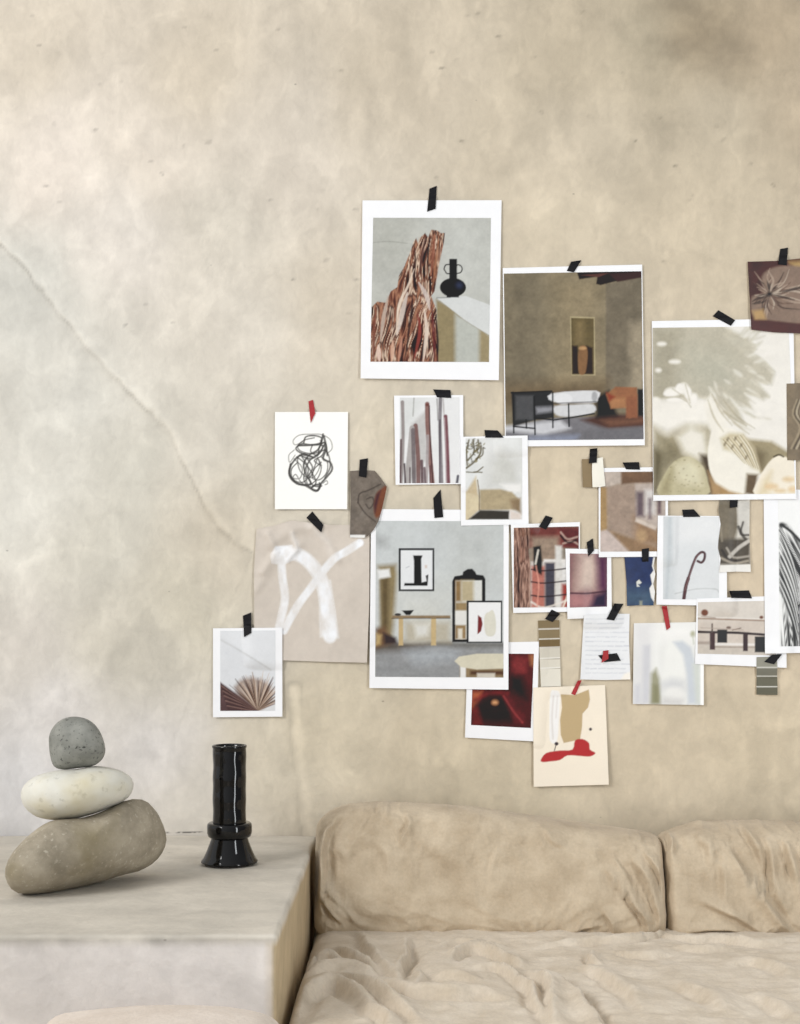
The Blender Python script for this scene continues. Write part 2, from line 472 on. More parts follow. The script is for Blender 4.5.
def tape(c, label, mat=None, name='tape_strip', parent=None, long_axis='v'):
    """a strip of tape pressed over whatever lies under it"""
    c = np.asarray(c, float); tl, tr, br, bl = c
    lu = np.hypot(*(tr - tl)); lv = np.hypot(*(bl - tl))
    nu = max(8, int(lu / 0.9)); nv = max(8, int(lv / 0.9))
    # long edges clean, short ends cut a little ragged
    g = coons(*quad(c), nu, nv)
    x0, y0, x1, y1 = c[:, 0].min() - 6, c[:, 1].min() - 6, c[:, 0].max() + 6, c[:, 1].max() + 6
    i0, i1 = int((y0 - HY0) * HR), int((y1 - HY0) * HR); j0, j1 = int((x0 - HX0) * HR), int((x1 - HX0) * HR)
    sub = boxmax(HMAP[max(i0, 0):i1, max(j0, 0):j1], 3)
    for _ in range(3):
        p = np.pad(sub, 1, mode='edge')
        sub = np.maximum(sub, (p[:-2, 1:-1] + p[2:, 1:-1] + p[1:-1, :-2] + p[1:-1, 2:]) / 4)
    jj = np.clip(((g[..., 0] - HX0) * HR - max(j0, 0)).astype(int), 0, sub.shape[1] - 1)
    ii = np.clip(((g[..., 1] - HY0) * HR - max(i0, 0)).astype(int), 0, sub.shape[0] - 1)
    h = sub[ii, jj]
    for _ in range(2):
        p = np.pad(h, 1, mode='edge')
        h = np.maximum(h, (p[:-2, 1:-1] + p[2:, 1:-1] + p[1:-1, :-2] + p[1:-1, 2:]) / 4)
    h = h + 0.0012
    o = solid_sheet(name, g, h, 0.0005, mat or M_BLACK)
    m = hmask(c, 1.0)
    HMAP[m] = np.maximum(HMAP[m], h.max() + 0.0003)
    ce = pix_world(c.mean(0), np.array(h.mean()))
    if parent is None:
        tag(o, label, 'tape', 'tape strips on the wall'); recentre(o, ce)
    else:
        if label: o['label'] = label
        o.parent = parent; recentre(o, parent.location)
    return o

def Z(ox, oy, s, pts): return [(ox + x / s, oy + y / s) for x, y in pts]

# ------------------------------------------------------------------ camera, light, world
cam = bpy.data.cameras.new('camera'); co_ = bpy.data.objects.new('camera', cam); COL.objects.link(co_)
co_.location = (0, -DW, CZ); co_.rotation_euler = (math.pi / 2, 0, 0)
cam.sensor_fit = 'HORIZONTAL'; cam.sensor_width = 36; cam.lens = F / 800 * 36
cam.shift_x = -(PX - 400) / 800; cam.shift_y = (PY - 512) / 800
cam.clip_start = 0.05
sc.camera = co_

w = bpy.data.worlds.new('daylight'); sc.world = w; w.use_nodes = True
bgn = w.node_tree.nodes['Background']; bgn.inputs[0].default_value = (0.97, 0.985, 1.0, 1); 
wn = w.node_tree                                   # soft daylight, stronger from the window side (left), dimmer from the depth of the room
tcw = wn.nodes.new('ShaderNodeTexCoord'); dotn = wn.nodes.new('ShaderNodeVectorMath'); dotn.operation = 'DOT_PRODUCT'; dotn.inputs[1].default_value = (-0.96, 0.0, 0.28)
wn.links.new(tcw.outputs['Generated'], dotn.inputs[0])
mrw = wn.nodes.new('ShaderNodeMapRange'); mrw.inputs['From Min'].default_value = -1; mrw.inputs['From Max'].default_value = 1; mrw.inputs['To Min'].default_value = 0.22; mrw.inputs['To Max'].default_value = 0.92
wn.links.new(dotn.outputs['Value'], mrw.inputs[0]); wn.links.new(mrw.outputs[0], bgn.inputs[1])

def area(name, loc, target, sx, sy, power, col):
    l = bpy.data.lights.new(name, 'AREA'); l.shape = 'RECTANGLE'; l.size = sx; l.size_y = sy; l.energy = power; l.color = col
    o = bpy.data.objects.new(name, l); COL.objects.link(o); o.location = loc
    o.rotation_euler = (Vector(target) - Vector(loc)).to_track_quat('-Z', 'Y').to_euler(); return o
area('window_daylight', (-3.3, -3.0, 3.0), (0.1, 0, 1.2), 1.4, 1.8, 126, (1.0, 0.99, 0.975))
area('side_window_daylight', (1.75, -2.45, 1.35), (-0.2, -0.1, 1.35), 0.34, 2.5, 38, (0.93, 0.97, 1.0))
sc.view_settings.view_transform = 'Standard'; sc.view_settings.look = 'None'
sc.view_settings.exposure = -0.10; sc.view_settings.gamma = 1.0; sc.view_settings.use_curve_mapping = False

# ------------------------------------------------------------------ wall and floor
def plaster_pigment(px, py):
    """hand-mixed lime plaster: pigment patches, given by where they sit on the wall"""
    K = [(40, 40, 208, 197, 176), (200, 60, 207, 195, 172), (400, 50, 204, 191, 166), (600, 40, 196, 182, 154), (760, 40, 182, 164, 134),
         (690, 25, 178, 160, 128), (640, 45, 184, 172, 144), (790, 120, 190, 173, 144), (700, 130, 194, 181, 154), (560, 150, 203, 190, 164), (60, 170, 222, 212, 197), (160, 150, 216, 206, 189), (280, 170, 212, 202, 184),
         (110, 250, 222, 215, 202), (220, 230, 208, 201, 184), (330, 300, 208, 197, 175), (240, 330, 213, 206, 190), (560, 240, 203, 190, 163), (720, 220, 200, 186, 158),
         (20, 300, 204, 203, 192), (60, 400, 210, 208, 196), (20, 500, 217, 215, 203), (130, 470, 205, 202, 187), (200, 440, 212, 206, 190), (100, 560, 206, 202, 186),
         (30, 640, 206, 200, 188), (120, 650, 202, 196, 178), (190, 600, 205, 198, 176), (60, 720, 212, 208, 202), (150, 760, 213, 209, 203), (20, 790, 206, 205, 203), (180, 800, 208, 202, 188),
         (270, 750, 206, 196, 172), (330, 720, 206, 194, 166), (420, 740, 207, 193, 163), (480, 780, 203, 189, 158), (640, 760, 207, 192, 162), (760, 760, 206, 191, 160),
         (560, 480, 205, 190, 160), (400, 450, 208, 197, 172), (780, 600, 205, 188, 158), (240, 540, 208, 198, 176), (290, 480, 210, 202, 182)]
    K = np.array(K, float); wsum = 0; c = 0
    qx = px + 60 * (fbm(px / 90, py / 130, 3, 5) - .5); qy = py + 60 * (fbm(px / 90, py / 130, 3, 6) - .5)
    for k in K:
        g = 1.0 / (((qx - k[0]) ** 2 + (qy - k[1]) ** 2) / 2500.0 + 0.35) ** 1.6
        wsum = wsum + g; c = c + g[..., None] * lin(k[2:])
    c = c / wsum[..., None]
    c = c * np.array([1.008, .988, 1.0])
    lum = (c * np.array([.25, .6, .15])).sum(-1, keepdims=True)
    return c + (lum - c) * 0.16

CRACK = smooth_line([(-60, 190), (0, 243), (28, 272), (60, 315), (100, 362), (135, 398), (160, 422), (178, 450), (195, 487), (210, 515), (228, 538), (250, 552)], 5)

def build_wall():
    x = np.unique(np.concatenate([np.linspace(-3.0, -1.05, 20), np.arange(-1.05, 1.0, 0.005), np.linspace(1.0, 3.0, 20)]))
    z = np.unique(np.concatenate([np.linspace(0, 0.52, 8), np.arange(0.52, 2.48, 0.005), np.linspace(2.48, 3.1, 7), np.arange(wz(835), wz(829.5), 0.0007)]))
    X, Zz = np.meshgrid(x, z)
    px = PX + X / S; py = PY - (Zz - CZ) / S
    C = plaster_pigment(px, py)
    # trowel clouds, drips and scuffs in the pigment
    ux = px + 26 * (fbm(px / 40, py / 40, 3, 22) - .5); uy = py + 26 * (fbm(px / 40, py / 40, 3, 23) - .5)
    k = 1 + 0.10 * (fbm(ux / 80, uy / 90, 5, 21) - .5) + 0.12 * (fbm(ux / 24, uy / 28, 6, 31) - .5)
    sst = lambda v, a, b: np.clip((v - a) / (b - a), 0, 1) ** 2 * (3 - 2 * np.clip((v - a) / (b - a), 0, 1))
    st = np.clip(fbm(ux / 40, uy / 110, 4, 41) - 0.56, 0, 1); k = k * (1 - 0.35 * st)
    k = k * (1 + 0.055 * sst(fbm(ux / 42, uy / 58, 6, 51), .53, .60)) * (1 - 0.04 * sst(fbm(ux / 50, uy / 44, 6, 52), .54, .58))
    k = k * (1 + 0.06 * sst(fbm(ux / 20, uy / 34, 5, 53), .60, .70))
    # old brown stains in the upper right
    stain = np.clip(fbm(px / 60, py / 45, 5, 61) - 0.45, 0, 1) * np.clip((px - 480) / 250, 0, 1) * np.clip((210 - py) / 170, 0, 1)
    k = k * (1 - 0.9 * stain)
    C = C * k[..., None]
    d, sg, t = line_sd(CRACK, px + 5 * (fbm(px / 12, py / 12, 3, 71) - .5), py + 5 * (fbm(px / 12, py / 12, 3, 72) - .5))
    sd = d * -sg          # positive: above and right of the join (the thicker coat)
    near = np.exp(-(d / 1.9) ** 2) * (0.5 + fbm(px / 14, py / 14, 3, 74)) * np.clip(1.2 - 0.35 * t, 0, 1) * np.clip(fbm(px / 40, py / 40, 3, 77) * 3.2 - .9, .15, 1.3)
    C = C * (1 - 0.17 * near[..., None] - 0.10 * (np.exp(-np.clip(-sd, 0, 99) / 7) * (sd < 0) * (0.3 + 1.2 * fbm(px / 22, py / 22, 3, 76)) * np.clip(1.2 - .5 * t, 0, 1) * (px < 262))[..., None])                                 # dirt in the join, plus a wide band of painted shade below it
    lip = np.exp(-((sd - 5) / 4.5) ** 2) * np.clip(1.2 - .4 * t, 0, 1)
    C = C * (1 + 0.11 * lip[..., None] * (0.4 + fbm(px / 16, py / 16, 3, 75))[..., None])  # lip painted lighter, a light edge in the colour to strengthen its relief
    # a pale run of filler down to the sofa
    d2, _, _ = line_sd([(296, 690), (298, 730), (304, 775), (308, 812), (312, 850)], px + 7 * (fbm(px / 14, py / 20, 3, 81) - .5), py)
    C = C * (1 + (0.17 * np.exp(-(d2 / 5) ** 2) - 0.13 * np.exp(-((d2 - 8) / 2.5) ** 2) * (px < 302)) * (0.3 + 1.2 * fbm(px / 18, py / 26, 3, 83)))[..., None]
    # fine trowel scratches and a brown patch where the join meets the crumpled sheet
    for P_, a_, w_ in [([(250, 556), (224, 620), (196, 680), (172, 742)], -.07, 1.3), ([(205, 470), (214, 505), (226, 530)], .06, 3), ([(20, 565), (70, 548), (120, 556)], .06, 2.5), ([(120, 640), (150, 600), (190, 570)], .05, 3),
                       ([(292, 0), (300, 60), (306, 120)], -.06, 7), ([(86, 130), (90, 180)], .07, 12), ([(158, 120), (160, 165)], .06, 10), ([(200, 170), (208, 205)], .05, 9), ([(240, 195), (246, 230)], .07, 5), ([(165, 335), (182, 305)], .06, 6),
                       ([(288, 190), (286, 270)], .05, 5), ([(238, 540), (246, 556), (240, 566)], -.09, 5)]:
        d4, _, t4 = line_sd(smooth_line(P_, 4) if len(P_) > 2 else P_, px + 6 * (fbm(px / 10, py / 10, 3, 85) - .5), py)
        C = C * (1 + a_ * np.exp(-(d4 / w_) ** 2) * (0.3 + 1.3 * fbm(px / 9, py / 12, 3, 86)))[..., None]
    # scattered nicks
    rng = np.random.RandomState(4)
    for _ in range(60):
        cx, cy = rng.uniform(0, 800), rng.uniform(10, 330); a = rng.uniform(-.5, .5); L = rng.uniform(.3, 2.2)
        dd, _, _ = line_sd([(cx - L * math.cos(a), cy - L * math.sin(a)), (cx + L * math.cos(a), cy + L * math.sin(a))], px, py)
        C = C * (1 - rng.uniform(.1, .42) * np.exp(-(dd / 1.2) ** 2))[..., None]
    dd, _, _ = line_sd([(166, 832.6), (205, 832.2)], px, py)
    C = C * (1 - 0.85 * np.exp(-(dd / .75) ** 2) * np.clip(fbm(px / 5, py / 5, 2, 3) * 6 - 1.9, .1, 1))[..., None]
    step = 1 / (1 + np.exp(-np.clip(sd / 1.6, -30, 30))) * np.exp(-np.clip(sd, 0, 500) / 60) * 0.0075
    step = step * np.clip(1.1 - .5 * np.clip(t, 0, 1), 0, 1)
    far = np.clip((250 - px) / 30, 0, 1)
    off = 0.0012 * (fbm(px / 60, py / 80, 3, 91) - .5) + far * (step + 0.003 * np.exp(-((sd - 3) / 4) ** 2) * np.clip(1 - t * .6, 0, 1)) - 0.0008
    inside = (px > -140) & (px < 980) & (py > -90) & (py < 870)
    off = np.where(inside, off, 0)
    V = np.stack([X, -off, Zz], -1).reshape(-1, 3)
    n = len(V); nu, nv = len(x) - 1, len(z) - 1
    B = V.copy(); B[:, 1] = 0.15
    fa = [grid_faces(nu, nv), grid_faces(nu, nv, n, True)]
    idx = np.arange(n).reshape(nv + 1, nu + 1)
    loop = np.concatenate([idx[0, :-1], idx[:-1, -1], idx[-1, :0:-1], idx[:0:-1, 0]]); nx = np.roll(loop, -1)
    fa.append(np.stack([nx, nx + n, loop + n, loop], 1))
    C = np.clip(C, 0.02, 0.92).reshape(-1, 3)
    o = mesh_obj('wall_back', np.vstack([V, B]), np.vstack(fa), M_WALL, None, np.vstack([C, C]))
    o['kind'] = 'structure'
    return o
build_wall()
fl = mesh_obj('floor', [(-3, -4.2, 0), (3, -4.2, 0), (3, 0.15, 0), (-3, 0.15, 0), (-3, -4.2, -0.1), (3, -4.2, -0.1), (3, 0.15, -0.1), (-3, 0.15, -0.1)],
              [(0, 1, 2, 3), (7, 6, 5, 4), (0, 4, 5, 1), (1, 5, 6, 2), (2, 6, 7, 3), (3, 7, 4, 0)], M_FLOOR, smooth=False)
fl['kind'] = 'structure'

# ------------------------------------------------------------------ helper: wrinkles from lists of ridge lines
def folds(px, py, L, amp=1.25, wsc=.85, warp=7):
    """L: (points, height, width, lean) - a soft ridge with a trough on one side; negative height makes a crease"""
    h = np.zeros(px.shape)
    px = px + warp * (fbm(px / 34, py / 30, 3, 201) - .5); py = py + warp * (fbm(px / 34, py / 30, 3, 202) - .5)
    for P, A, wd, lean in L:
        A = A * amp; wd = wd * wsc
        P = smooth_line(P, 5); lo = P.min(0) - wd * 5; hi = P.max(0) + wd * 5
        m = (px > lo[0]) & (px < hi[0]) & (py > lo[1]) & (py < hi[1])
        if not m.any(): continue
        d, sg, t = line_sd(P, px[m], py[m])
        env = np.sin(np.pi * np.clip(t, 0.001, .999)) ** 0.8
        s = d * sg
        s = s * lean; r = np.where(s < 0, np.exp(-(np.abs(s) / (wd * 1.5)) ** 1.5), np.exp(-(s / (wd * .55)) ** 2)) - 0.5 * np.exp(-((s - wd * 1.15) / (wd * .6)) ** 2)
        h[m] += A * env * r
    return h

# ------------------------------------------------------------------ plaster platform with soft hand-made edges
PZ = 0.603; PF = -0.955; PR = -0.2115
def slab(x0, x1, y0, y1, z0, z1, R, step, wob=0.0, seed=0, top_fn=None):
    """a rounded block as one skin: the top grid bends over its edges and runs down to z0 (back edge stays square)"""
    def axis(a, b, ra, rb, drop):
        n = max(4, int((b - a) / step)); s = np.linspace(a + ra, b - rb, n); z = np.zeros(n)
        th = np.linspace(0, math.pi / 2, 7)[1:]
        nd = max(2, int(drop / (step * 2)))
        if rb: s = np.concatenate([s, b - rb + rb * np.sin(th), np.full(nd, b)]); z = np.concatenate([z, -rb * (1 - np.cos(th)), -rb - np.linspace(0, drop - rb, nd + 1)[1:]])
        if ra: s = np.concatenate([np.full(nd, a), (a + ra - ra * np.sin(th))[::-1], s]); z = np.concatenate([(-ra - np.linspace(0, drop - ra, nd + 1)[1:])[::-1], (-ra * (1 - np.cos(th)))[::-1], z])
        return s, z
    xs, zx = axis(x0, x1, R, R, z1 - z0); ys, zy = axis(y0, y1, R, 0, z1 - z0)
    X, Y = np.meshgrid(xs, ys); Zx, Zy = np.meshgrid(zx, zy)
    Zz = np.maximum(Zx + Zy, -(z1 - z0)) + z1
    return X, Y, Zz

def skin(name, X, Y, Zz, mat, parent=None, colors=None):
    nv, nu = X.shape[0] - 1, X.shape[1] - 1
    return mesh_obj(name, np.stack([X, Y, Zz], -1).reshape(-1, 3), grid_faces(nu, nv), mat, parent, colors)

def block(name, x0, x1, y0, y1, z0, z1, r, mat, parent=None, wob=0.0, seg=3, dens=None, colfn=None, seed=1):
    """bevelled box, finely divided, edges slightly uneven"""
    nx, ny, nz = dens or (max(2, int((x1 - x0) / .03)), max(2, int((y1 - y0) / .03)), max(2, int((z1 - z0) / .03)))
    def ax(a, b, n):
        return np.concatenate([[a], a + r * np.array([.12, .35, .65, 1.0]), np.linspace(a + r, b - r, n + 1)[1:-1], b - r * np.array([1.0, .65, .35, .12]), [b]])
    A = [ax(x0, x1, nx), ax(y0, y1, ny), ax(z0, z1, nz)]
    V = []; Fc = []; off = 0
    for a in range(3):
        b, c = (a + 1) % 3, (a + 2) % 3
        for side in (0, 1):
            U, W = np.meshgrid(A[b], A[c]); P = np.zeros(U.shape + (3,))
            P[..., b] = U; P[..., c] = W; P[..., a] = A[a][-1] if side else A[a][0]
            V.append(P.reshape(-1, 3)); Fc.append(grid_faces(len(A[b]) - 1, len(A[c]) - 1, off, side == 0)); off += P.shape[0] * P.shape[1]
    V = np.vstack(V); Fc = np.vstack(Fc)
    lo = np.array([x0, y0, z0]) + r; hi = np.array([x1, y1, z1]) - r
    q = np.clip(V, lo, hi); dv = V - q; L = np.sqrt((dv ** 2).sum(1))[:, None]
    V = np.where(L > 1e-9, q + dv / np.maximum(L, 1e-9) * np.minimum(L, r) if False else q + dv / np.maximum(L, 1e-9) * r, V)
    # weld the seams
    key = np.round(V * 1e5).astype(np.int64); _, first, inv = np.unique(key, axis=0, return_index=True, return_inverse=True); inv = inv.ravel()
    V = V[first]; Fc = inv[Fc]
    good = (Fc[:, 0] != Fc[:, 1]) & (Fc[:, 1] != Fc[:, 2]) & (Fc[:, 2] != Fc[:, 3]) & (Fc[:, 3] != Fc[:, 0]) & (Fc[:, 0] != Fc[:, 2]) & (Fc[:, 1] != Fc[:, 3])
    Fc = Fc[good]
    if wob:
        n = lambda s: fbm(V[:, 0] * 7 + V[:, 2] * 3, V[:, 1] * 7 + V[:, 2] * 5, 3, seed + s) - .5
        D = np.stack([n(0), n(1), n(2)], 1) * wob
        D[:, 2] *= (V[:, 2] > z0 + .01) * .5
        V = V + D
    return mesh_obj(name, V, Fc, mat, parent, colfn(V) if colfn else None)

def ledge_pigment(V):
    x, y, z = V[:, 0], V[:, 1], V[:, 2]
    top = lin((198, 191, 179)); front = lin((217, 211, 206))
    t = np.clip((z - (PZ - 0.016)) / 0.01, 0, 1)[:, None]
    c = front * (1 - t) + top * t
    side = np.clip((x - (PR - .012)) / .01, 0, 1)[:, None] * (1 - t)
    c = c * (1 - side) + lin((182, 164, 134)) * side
    k = 1 + .24 * (fbm(x * 6 + z * 5 + 3, y * 9 - z * 6, 5, 7) - .5) + .32 * (fbm(x * 5 + z * 7, y * 13 - z * 8, 5, 8) - .5) + .12 * (fbm(x * 30 + z * 25, y * 34 - z * 28, 4, 6) - .5)
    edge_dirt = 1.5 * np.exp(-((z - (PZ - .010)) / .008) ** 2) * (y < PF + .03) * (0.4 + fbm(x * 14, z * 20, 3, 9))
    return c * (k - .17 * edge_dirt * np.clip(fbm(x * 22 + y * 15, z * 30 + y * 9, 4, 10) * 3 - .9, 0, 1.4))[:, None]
pl = block('plaster_platform', -2.2, PR, PF, -0.0045, 0.0, PZ, 0.008, M_WALL, None, 0.009, dens=(170, 80, 50), colfn=ledge_pigment, seed=3)
tag(pl, 'built-in pale plaster platform at lower left carrying the stacked stones and the black vase', 'plaster ledge')

# ------------------------------------------------------------------ balanced stones: outline in front view, own thickness
def stone(name, label, pts, d, thick, shear, mat, seed, rough=0.004, flat=None):
    P = np.array([(wx(x, d), wz(y, d)) for x, y in Z(0, 700, 4.444, pts)])
    P = smooth_loop(P, 5)
    lo, hi = P.min(0), P.max(0); c = (lo + hi) / 2
    nl, nm = 72, 40
    ang = np.arctan2(P[:, 1] - c[1], P[:, 0] - c[0]); rad = np.hypot(P[:, 0] - c[0], P[:, 1] - c[1])
    o_ = np.argsort(ang); ang, rad = ang[o_], rad[o_]
    th = np.linspace(-math.pi, math.pi, nl, endpoint=False)
    r = np.interp(th, np.concatenate([[ang[-1] - 2 * math.pi], ang, [ang[0] + 2 * math.pi]]), np.concatenate([[rad[-1]], rad, [rad[0]]]))
    V = []; 
    ph = np.linspace(0, math.pi, nm + 1)
    rows = []
    for k, p in enumerate(ph):
        q = math.sin(p) ** 0.85
        x = r * np.cos(th) * q; z = r * np.sin(th) * q
        y = -math.cos(p) * thick * np.ones(nl) * (0.55 + 0.45 * (r.mean() / r.mean()))
        rows.append(np.stack([x, y + shear * x, z], 1))
    V = np.vstack([rows[0][:1]] + rows[1:-1] + [rows[-1][:1]])
    n = fbm(V[:, 0] * 14 + V[:, 1] * 9 + 5, V[:, 2] * 14 - V[:, 1] * 11, 4, seed) - .5
    L = np.sqrt((V ** 2).sum(1))[:, None]; V = V + V / L * (n * rough * 2)[:, None]
    k = (d + V[:, 1]) / d                                   # keep the outline true where the stone runs deeper
    V[:, 0] = (c[0] + V[:, 0]) * k - c[0]; V[:, 2] = (c[1] + V[:, 2] - CZ) * k + CZ - c[1]
    if flat is not None:
        zb = flat - c[1]; V[:, 2] = np.maximum(V[:, 2], zb)
    Fc = []
    def id_(k, j): return 0 if k == 0 else (1 + (nm - 1) * nl if k == nm else 1 + (k - 1) * nl + j % nl)
    for k in range(nm):
        for j in range(nl):
            f = [id_(k, j), id_(k, j + 1), id_(k + 1, j + 1), id_(k + 1, j)]
            f = list(dict.fromkeys(f)); Fc.append(f)
    o = mesh_obj(name, V, Fc, mat)
    o.location = (c[0], 0, c[1])
    return o, c, label
SG = 'three stones balanced in a stack'
def place_stone(a, y, cat='stone'):
    o, c, label = a; o.location.y = y; tag(o, label, cat, SG); return o
def yd(d): return -(DW - d)
low = place_stone(stone('balanced_stone', 'large elongated brown stone at the bottom of the balanced stack on the plaster platform',
      [(20, 770), (28, 735), (50, 690), (110, 622), (170, 572), (230, 538), (300, 530), (400, 513), (480, 486), (560, 446), (605, 440), (650, 452), (700, 505), (735, 590), (733, 650), (690, 718), (630, 756), (560, 775), (480, 798), (350, 828), (240, 856), (150, 862), (70, 857), (30, 815)],
      2.62, 0.085, 0.7, M_ST_LOW, 3, 0.003, PZ + 0.0025), yd(2.62))
mid = place_stone(stone('balanced_stone', 'smooth flat whitish stone in the middle of the balanced stack',
      [(92, 430), (100, 390), (130, 355), (180, 330), (270, 311), (340, 307), (430, 294), (530, 312), (580, 345), (593, 385), (565, 438), (480, 482), (380, 517), (270, 535), (170, 522), (112, 480)],
      2.635, 0.08, 0.25, M_ST_MID, 8, 0.001), yd(2.635))
tops = place_stone(stone('balanced_stone', 'small rounded speckled grey stone on top of the balanced stack',
      [(217, 190), (225, 140), (260, 95), (320, 74), (390, 86), (438, 130), (466, 200), (462, 250), (420, 290), (340, 303), (270, 308), (232, 282)],
      2.635, 0.05, 0.0, M_ST_TOP, 12, 0.001), yd(2.635))

# ------------------------------------------------------------------ black vase: slender wavy tube, collar ring, flared foot
def lathe(name, prof, mat, parent, n=64, wob=0.0, seed=1):
    prof = np.array(prof, float); k = len(prof)
    th = np.linspace(0, 2 * math.pi, n + 1)
    R, T = np.meshgrid(prof[:, 0], th, indexing='ij'); Zz = np.repeat(prof[:, 1:2], n + 1, 1)
    if wob: R = R * (1 + wob * ((vnoise(np.cos(T) * 1.5 + 4, Zz * 45 + np.sin(T) * 1.5, seed) - .5)))
    V = np.stack([R * np.cos(T), R * np.sin(T), Zz], -1)[:, :-1].reshape(-1, 3)
    Fc = [(i * n + j, i * n + (j + 1) % n, (i + 1) * n + (j + 1) % n, (i + 1) * n + j) for i in range(k - 1) for j in range(n)]
    o = mesh_obj(name, V, Fc, mat, parent); return o
dv = CZ - PZ; dv = dv * F / (863.8 - PY)            # depth of the vase foot
sv = dv / F
va = thing('vase', 'slender glossy black ceramic vase with collar ring and flared foot on the plaster platform', 'vase', (wx(229.5, dv), yd(dv), PZ + 0.0035))
zz = lambda py: (863.8 - py) * sv
def rr(w_): return w_ / 2 * sv
tube = []
for t in np.linspace(0, 1, 26): tube.append((rr(33.2) * (1 + .012 * math.sin(t * 22)), zz(828) + (zz(750) - zz(828)) * t))
prof = [(rr(30), zz(832)), (rr(33), zz(829))] + tube + [(rr(34.4), zz(748.7)), (rr(34.6), zz(747.7)), (rr(33.6), zz(746.9)), (rr(31), zz(746.9)), (rr(29.4), zz(748.5)), (rr(28.6), zz(760)), (rr(28), zz(800)), (rr(27), zz(824)), (0.0005, zz(826))]
lathe('neck_tube', prof, M_GLAZE, va, wob=0.03)
lathe('collar_ring', [(rr(33), zz(824.6)), (rr(41), zz(824.2)), (rr(44), zz(825.4)), (rr(44.8), zz(828)), (rr(44.6), zz(834)), (rr(43), zz(837.4)), (rr(39), zz(839)), (rr(33), zz(840))], M_GLAZE, va, wob=0.01)
lathe('flared_foot', [(0.0005, zz(833)), (rr(33), zz(834)), (rr(35), zz(838)), (rr(39), zz(844)), (rr(45), zz(852)), (rr(51.5), zz(859)), (rr(56), zz(862)), (rr(56.6), zz(863.2)), (rr(55.6), zz(863.8)), (rr(50), zz(863.8)), (0.0005, zz(862.5))], M_GLAZE, va, wob=0.012)

# ------------------------------------------------------------------ sofa
SZ = 0.452
sofa = thing('sofa', 'low beige slipcovered sofa with rumpled seat cover below the taped prints', 'sofa', (0.62, -0.55, 0))
def vox(v): return v - np.array([0.62, -0.55, 0])
SX0, SX1, SYF, SYB = -0.203, 1.62, -1.02, -0.14
# base
bs = block('base', SX0 + .02, SX1 - .02, SYF + .02, -0.03, 0.07, 0.26, 0.02, M_SOFA, None, 0.004)
bs.data.transform(__import__('mathutils').Matrix.Translation((-0.62, 0.55, 0))); bs.parent = sofa
for lx in (SX0 + .1, SX1 - .1):
    for ly in (SYF + .1, -0.12):
        lg = block('leg', lx - .03, lx + .03, ly - .03, ly + .03, 0.0, 0.075, 0.004, M_WOOD, None, 0, dens=(3, 3, 3))
        lg.data.transform(__import__('mathutils').Matrix.Translation((-0.62, 0.55, 0))); lg.parent = sofa

def proj(X, Y, Zz):
    d = DW + Y
    return PX + X * F / d, PY - (Zz - CZ) * F / d

ZA = lambda pts: Z(270, 780, 2.963, pts)
ZB = lambda pts: Z(530, 780, 2.963, pts)
seat_folds = [
    (ZA([(255, 448), (290, 505), (335, 562), (395, 605)]), .008, 4.5, 1),
    (ZA([(120, 520), (190, 520), (260, 548), (340, 590)]), .010, 5, 1),
    (ZA([(95, 565), (160, 545), (240, 560)]), .012, 4, 1),
    (ZA([(60, 655), (110, 590), (190, 568), (280, 580), (340, 610)]), .013, 6, -1),
    (ZA([(330, 600), (410, 645), (520, 648), (640, 640), (720, 650)]), .011, 6, 1),
    (ZA([(180, 585), (260, 610), (340, 660), (400, 700), (450, 740)]), .011, 5, 1),
    (ZA([(60, 720), (100, 660), (170, 620), (240, 640), (320, 700)]), .012, 7, 1),
    (ZA([(420, 468), (418, 530), (405, 575), (400, 615)]), -.010, 4, 1),
    (ZA([(490, 495), (560, 488), (640, 495), (720, 490)]), .008, 3.2, 1),
    (ZA([(540, 545), (570, 510), (640, 510), (730, 540), (750, 560)]), .010, 4, 1),
    (ZA([(600, 560), (680, 560), (740, 585)]), .007, 3.5, 1),
    (ZA([(480, 585), (560, 590), (640, 590)]), .006, 5, 1),
    (ZA([(690, 560), (760, 610), (800, 680), (830, 740)]), .009, 5, 1),
    (ZA([(460, 560), (470, 600), (440, 640)]), -.006, 5, 1),
    (ZA([(250, 680), (330, 710), (370, 760)]), .008, 5, 1),
    (ZB([(0, 560), (40, 600), (66, 660), (70, 740)]), .012, 5, 1),
    (ZB([(60, 590), (120, 640), (180, 700), (220, 760)]), .010, 5, -1),
    (ZB([(0, 500), (90, 492), (200, 488), (330, 480), (420, 455)]), .008, 3, 1),
    (ZB([(170, 520), (190, 545), (230, 550)]), .008, 3.5, 1),
    (ZB([(150, 550), (230, 590), (300, 640), (340, 700)]), .007, 6, 1),
    (ZB([(370, 460), (460, 478), (560, 478), (680, 490), (800, 480)]), .008, 3.5, 1),
    (ZB([(560, 560), (640, 545), (720, 560), (790, 590)]), .006, 7, 1),
    (ZB([(420, 600), (520, 640), (600, 700)]), .007, 8, 1),
    (ZB([(640, 640), (720, 660), (800, 720)]), .007, 7, 1),
    (ZB([(240, 510), (330, 530), (420, 520)]), .006, 4, 1),
    (ZB([(430, 500), (520, 510), (620, 505)]), .006, 4, 1),
]
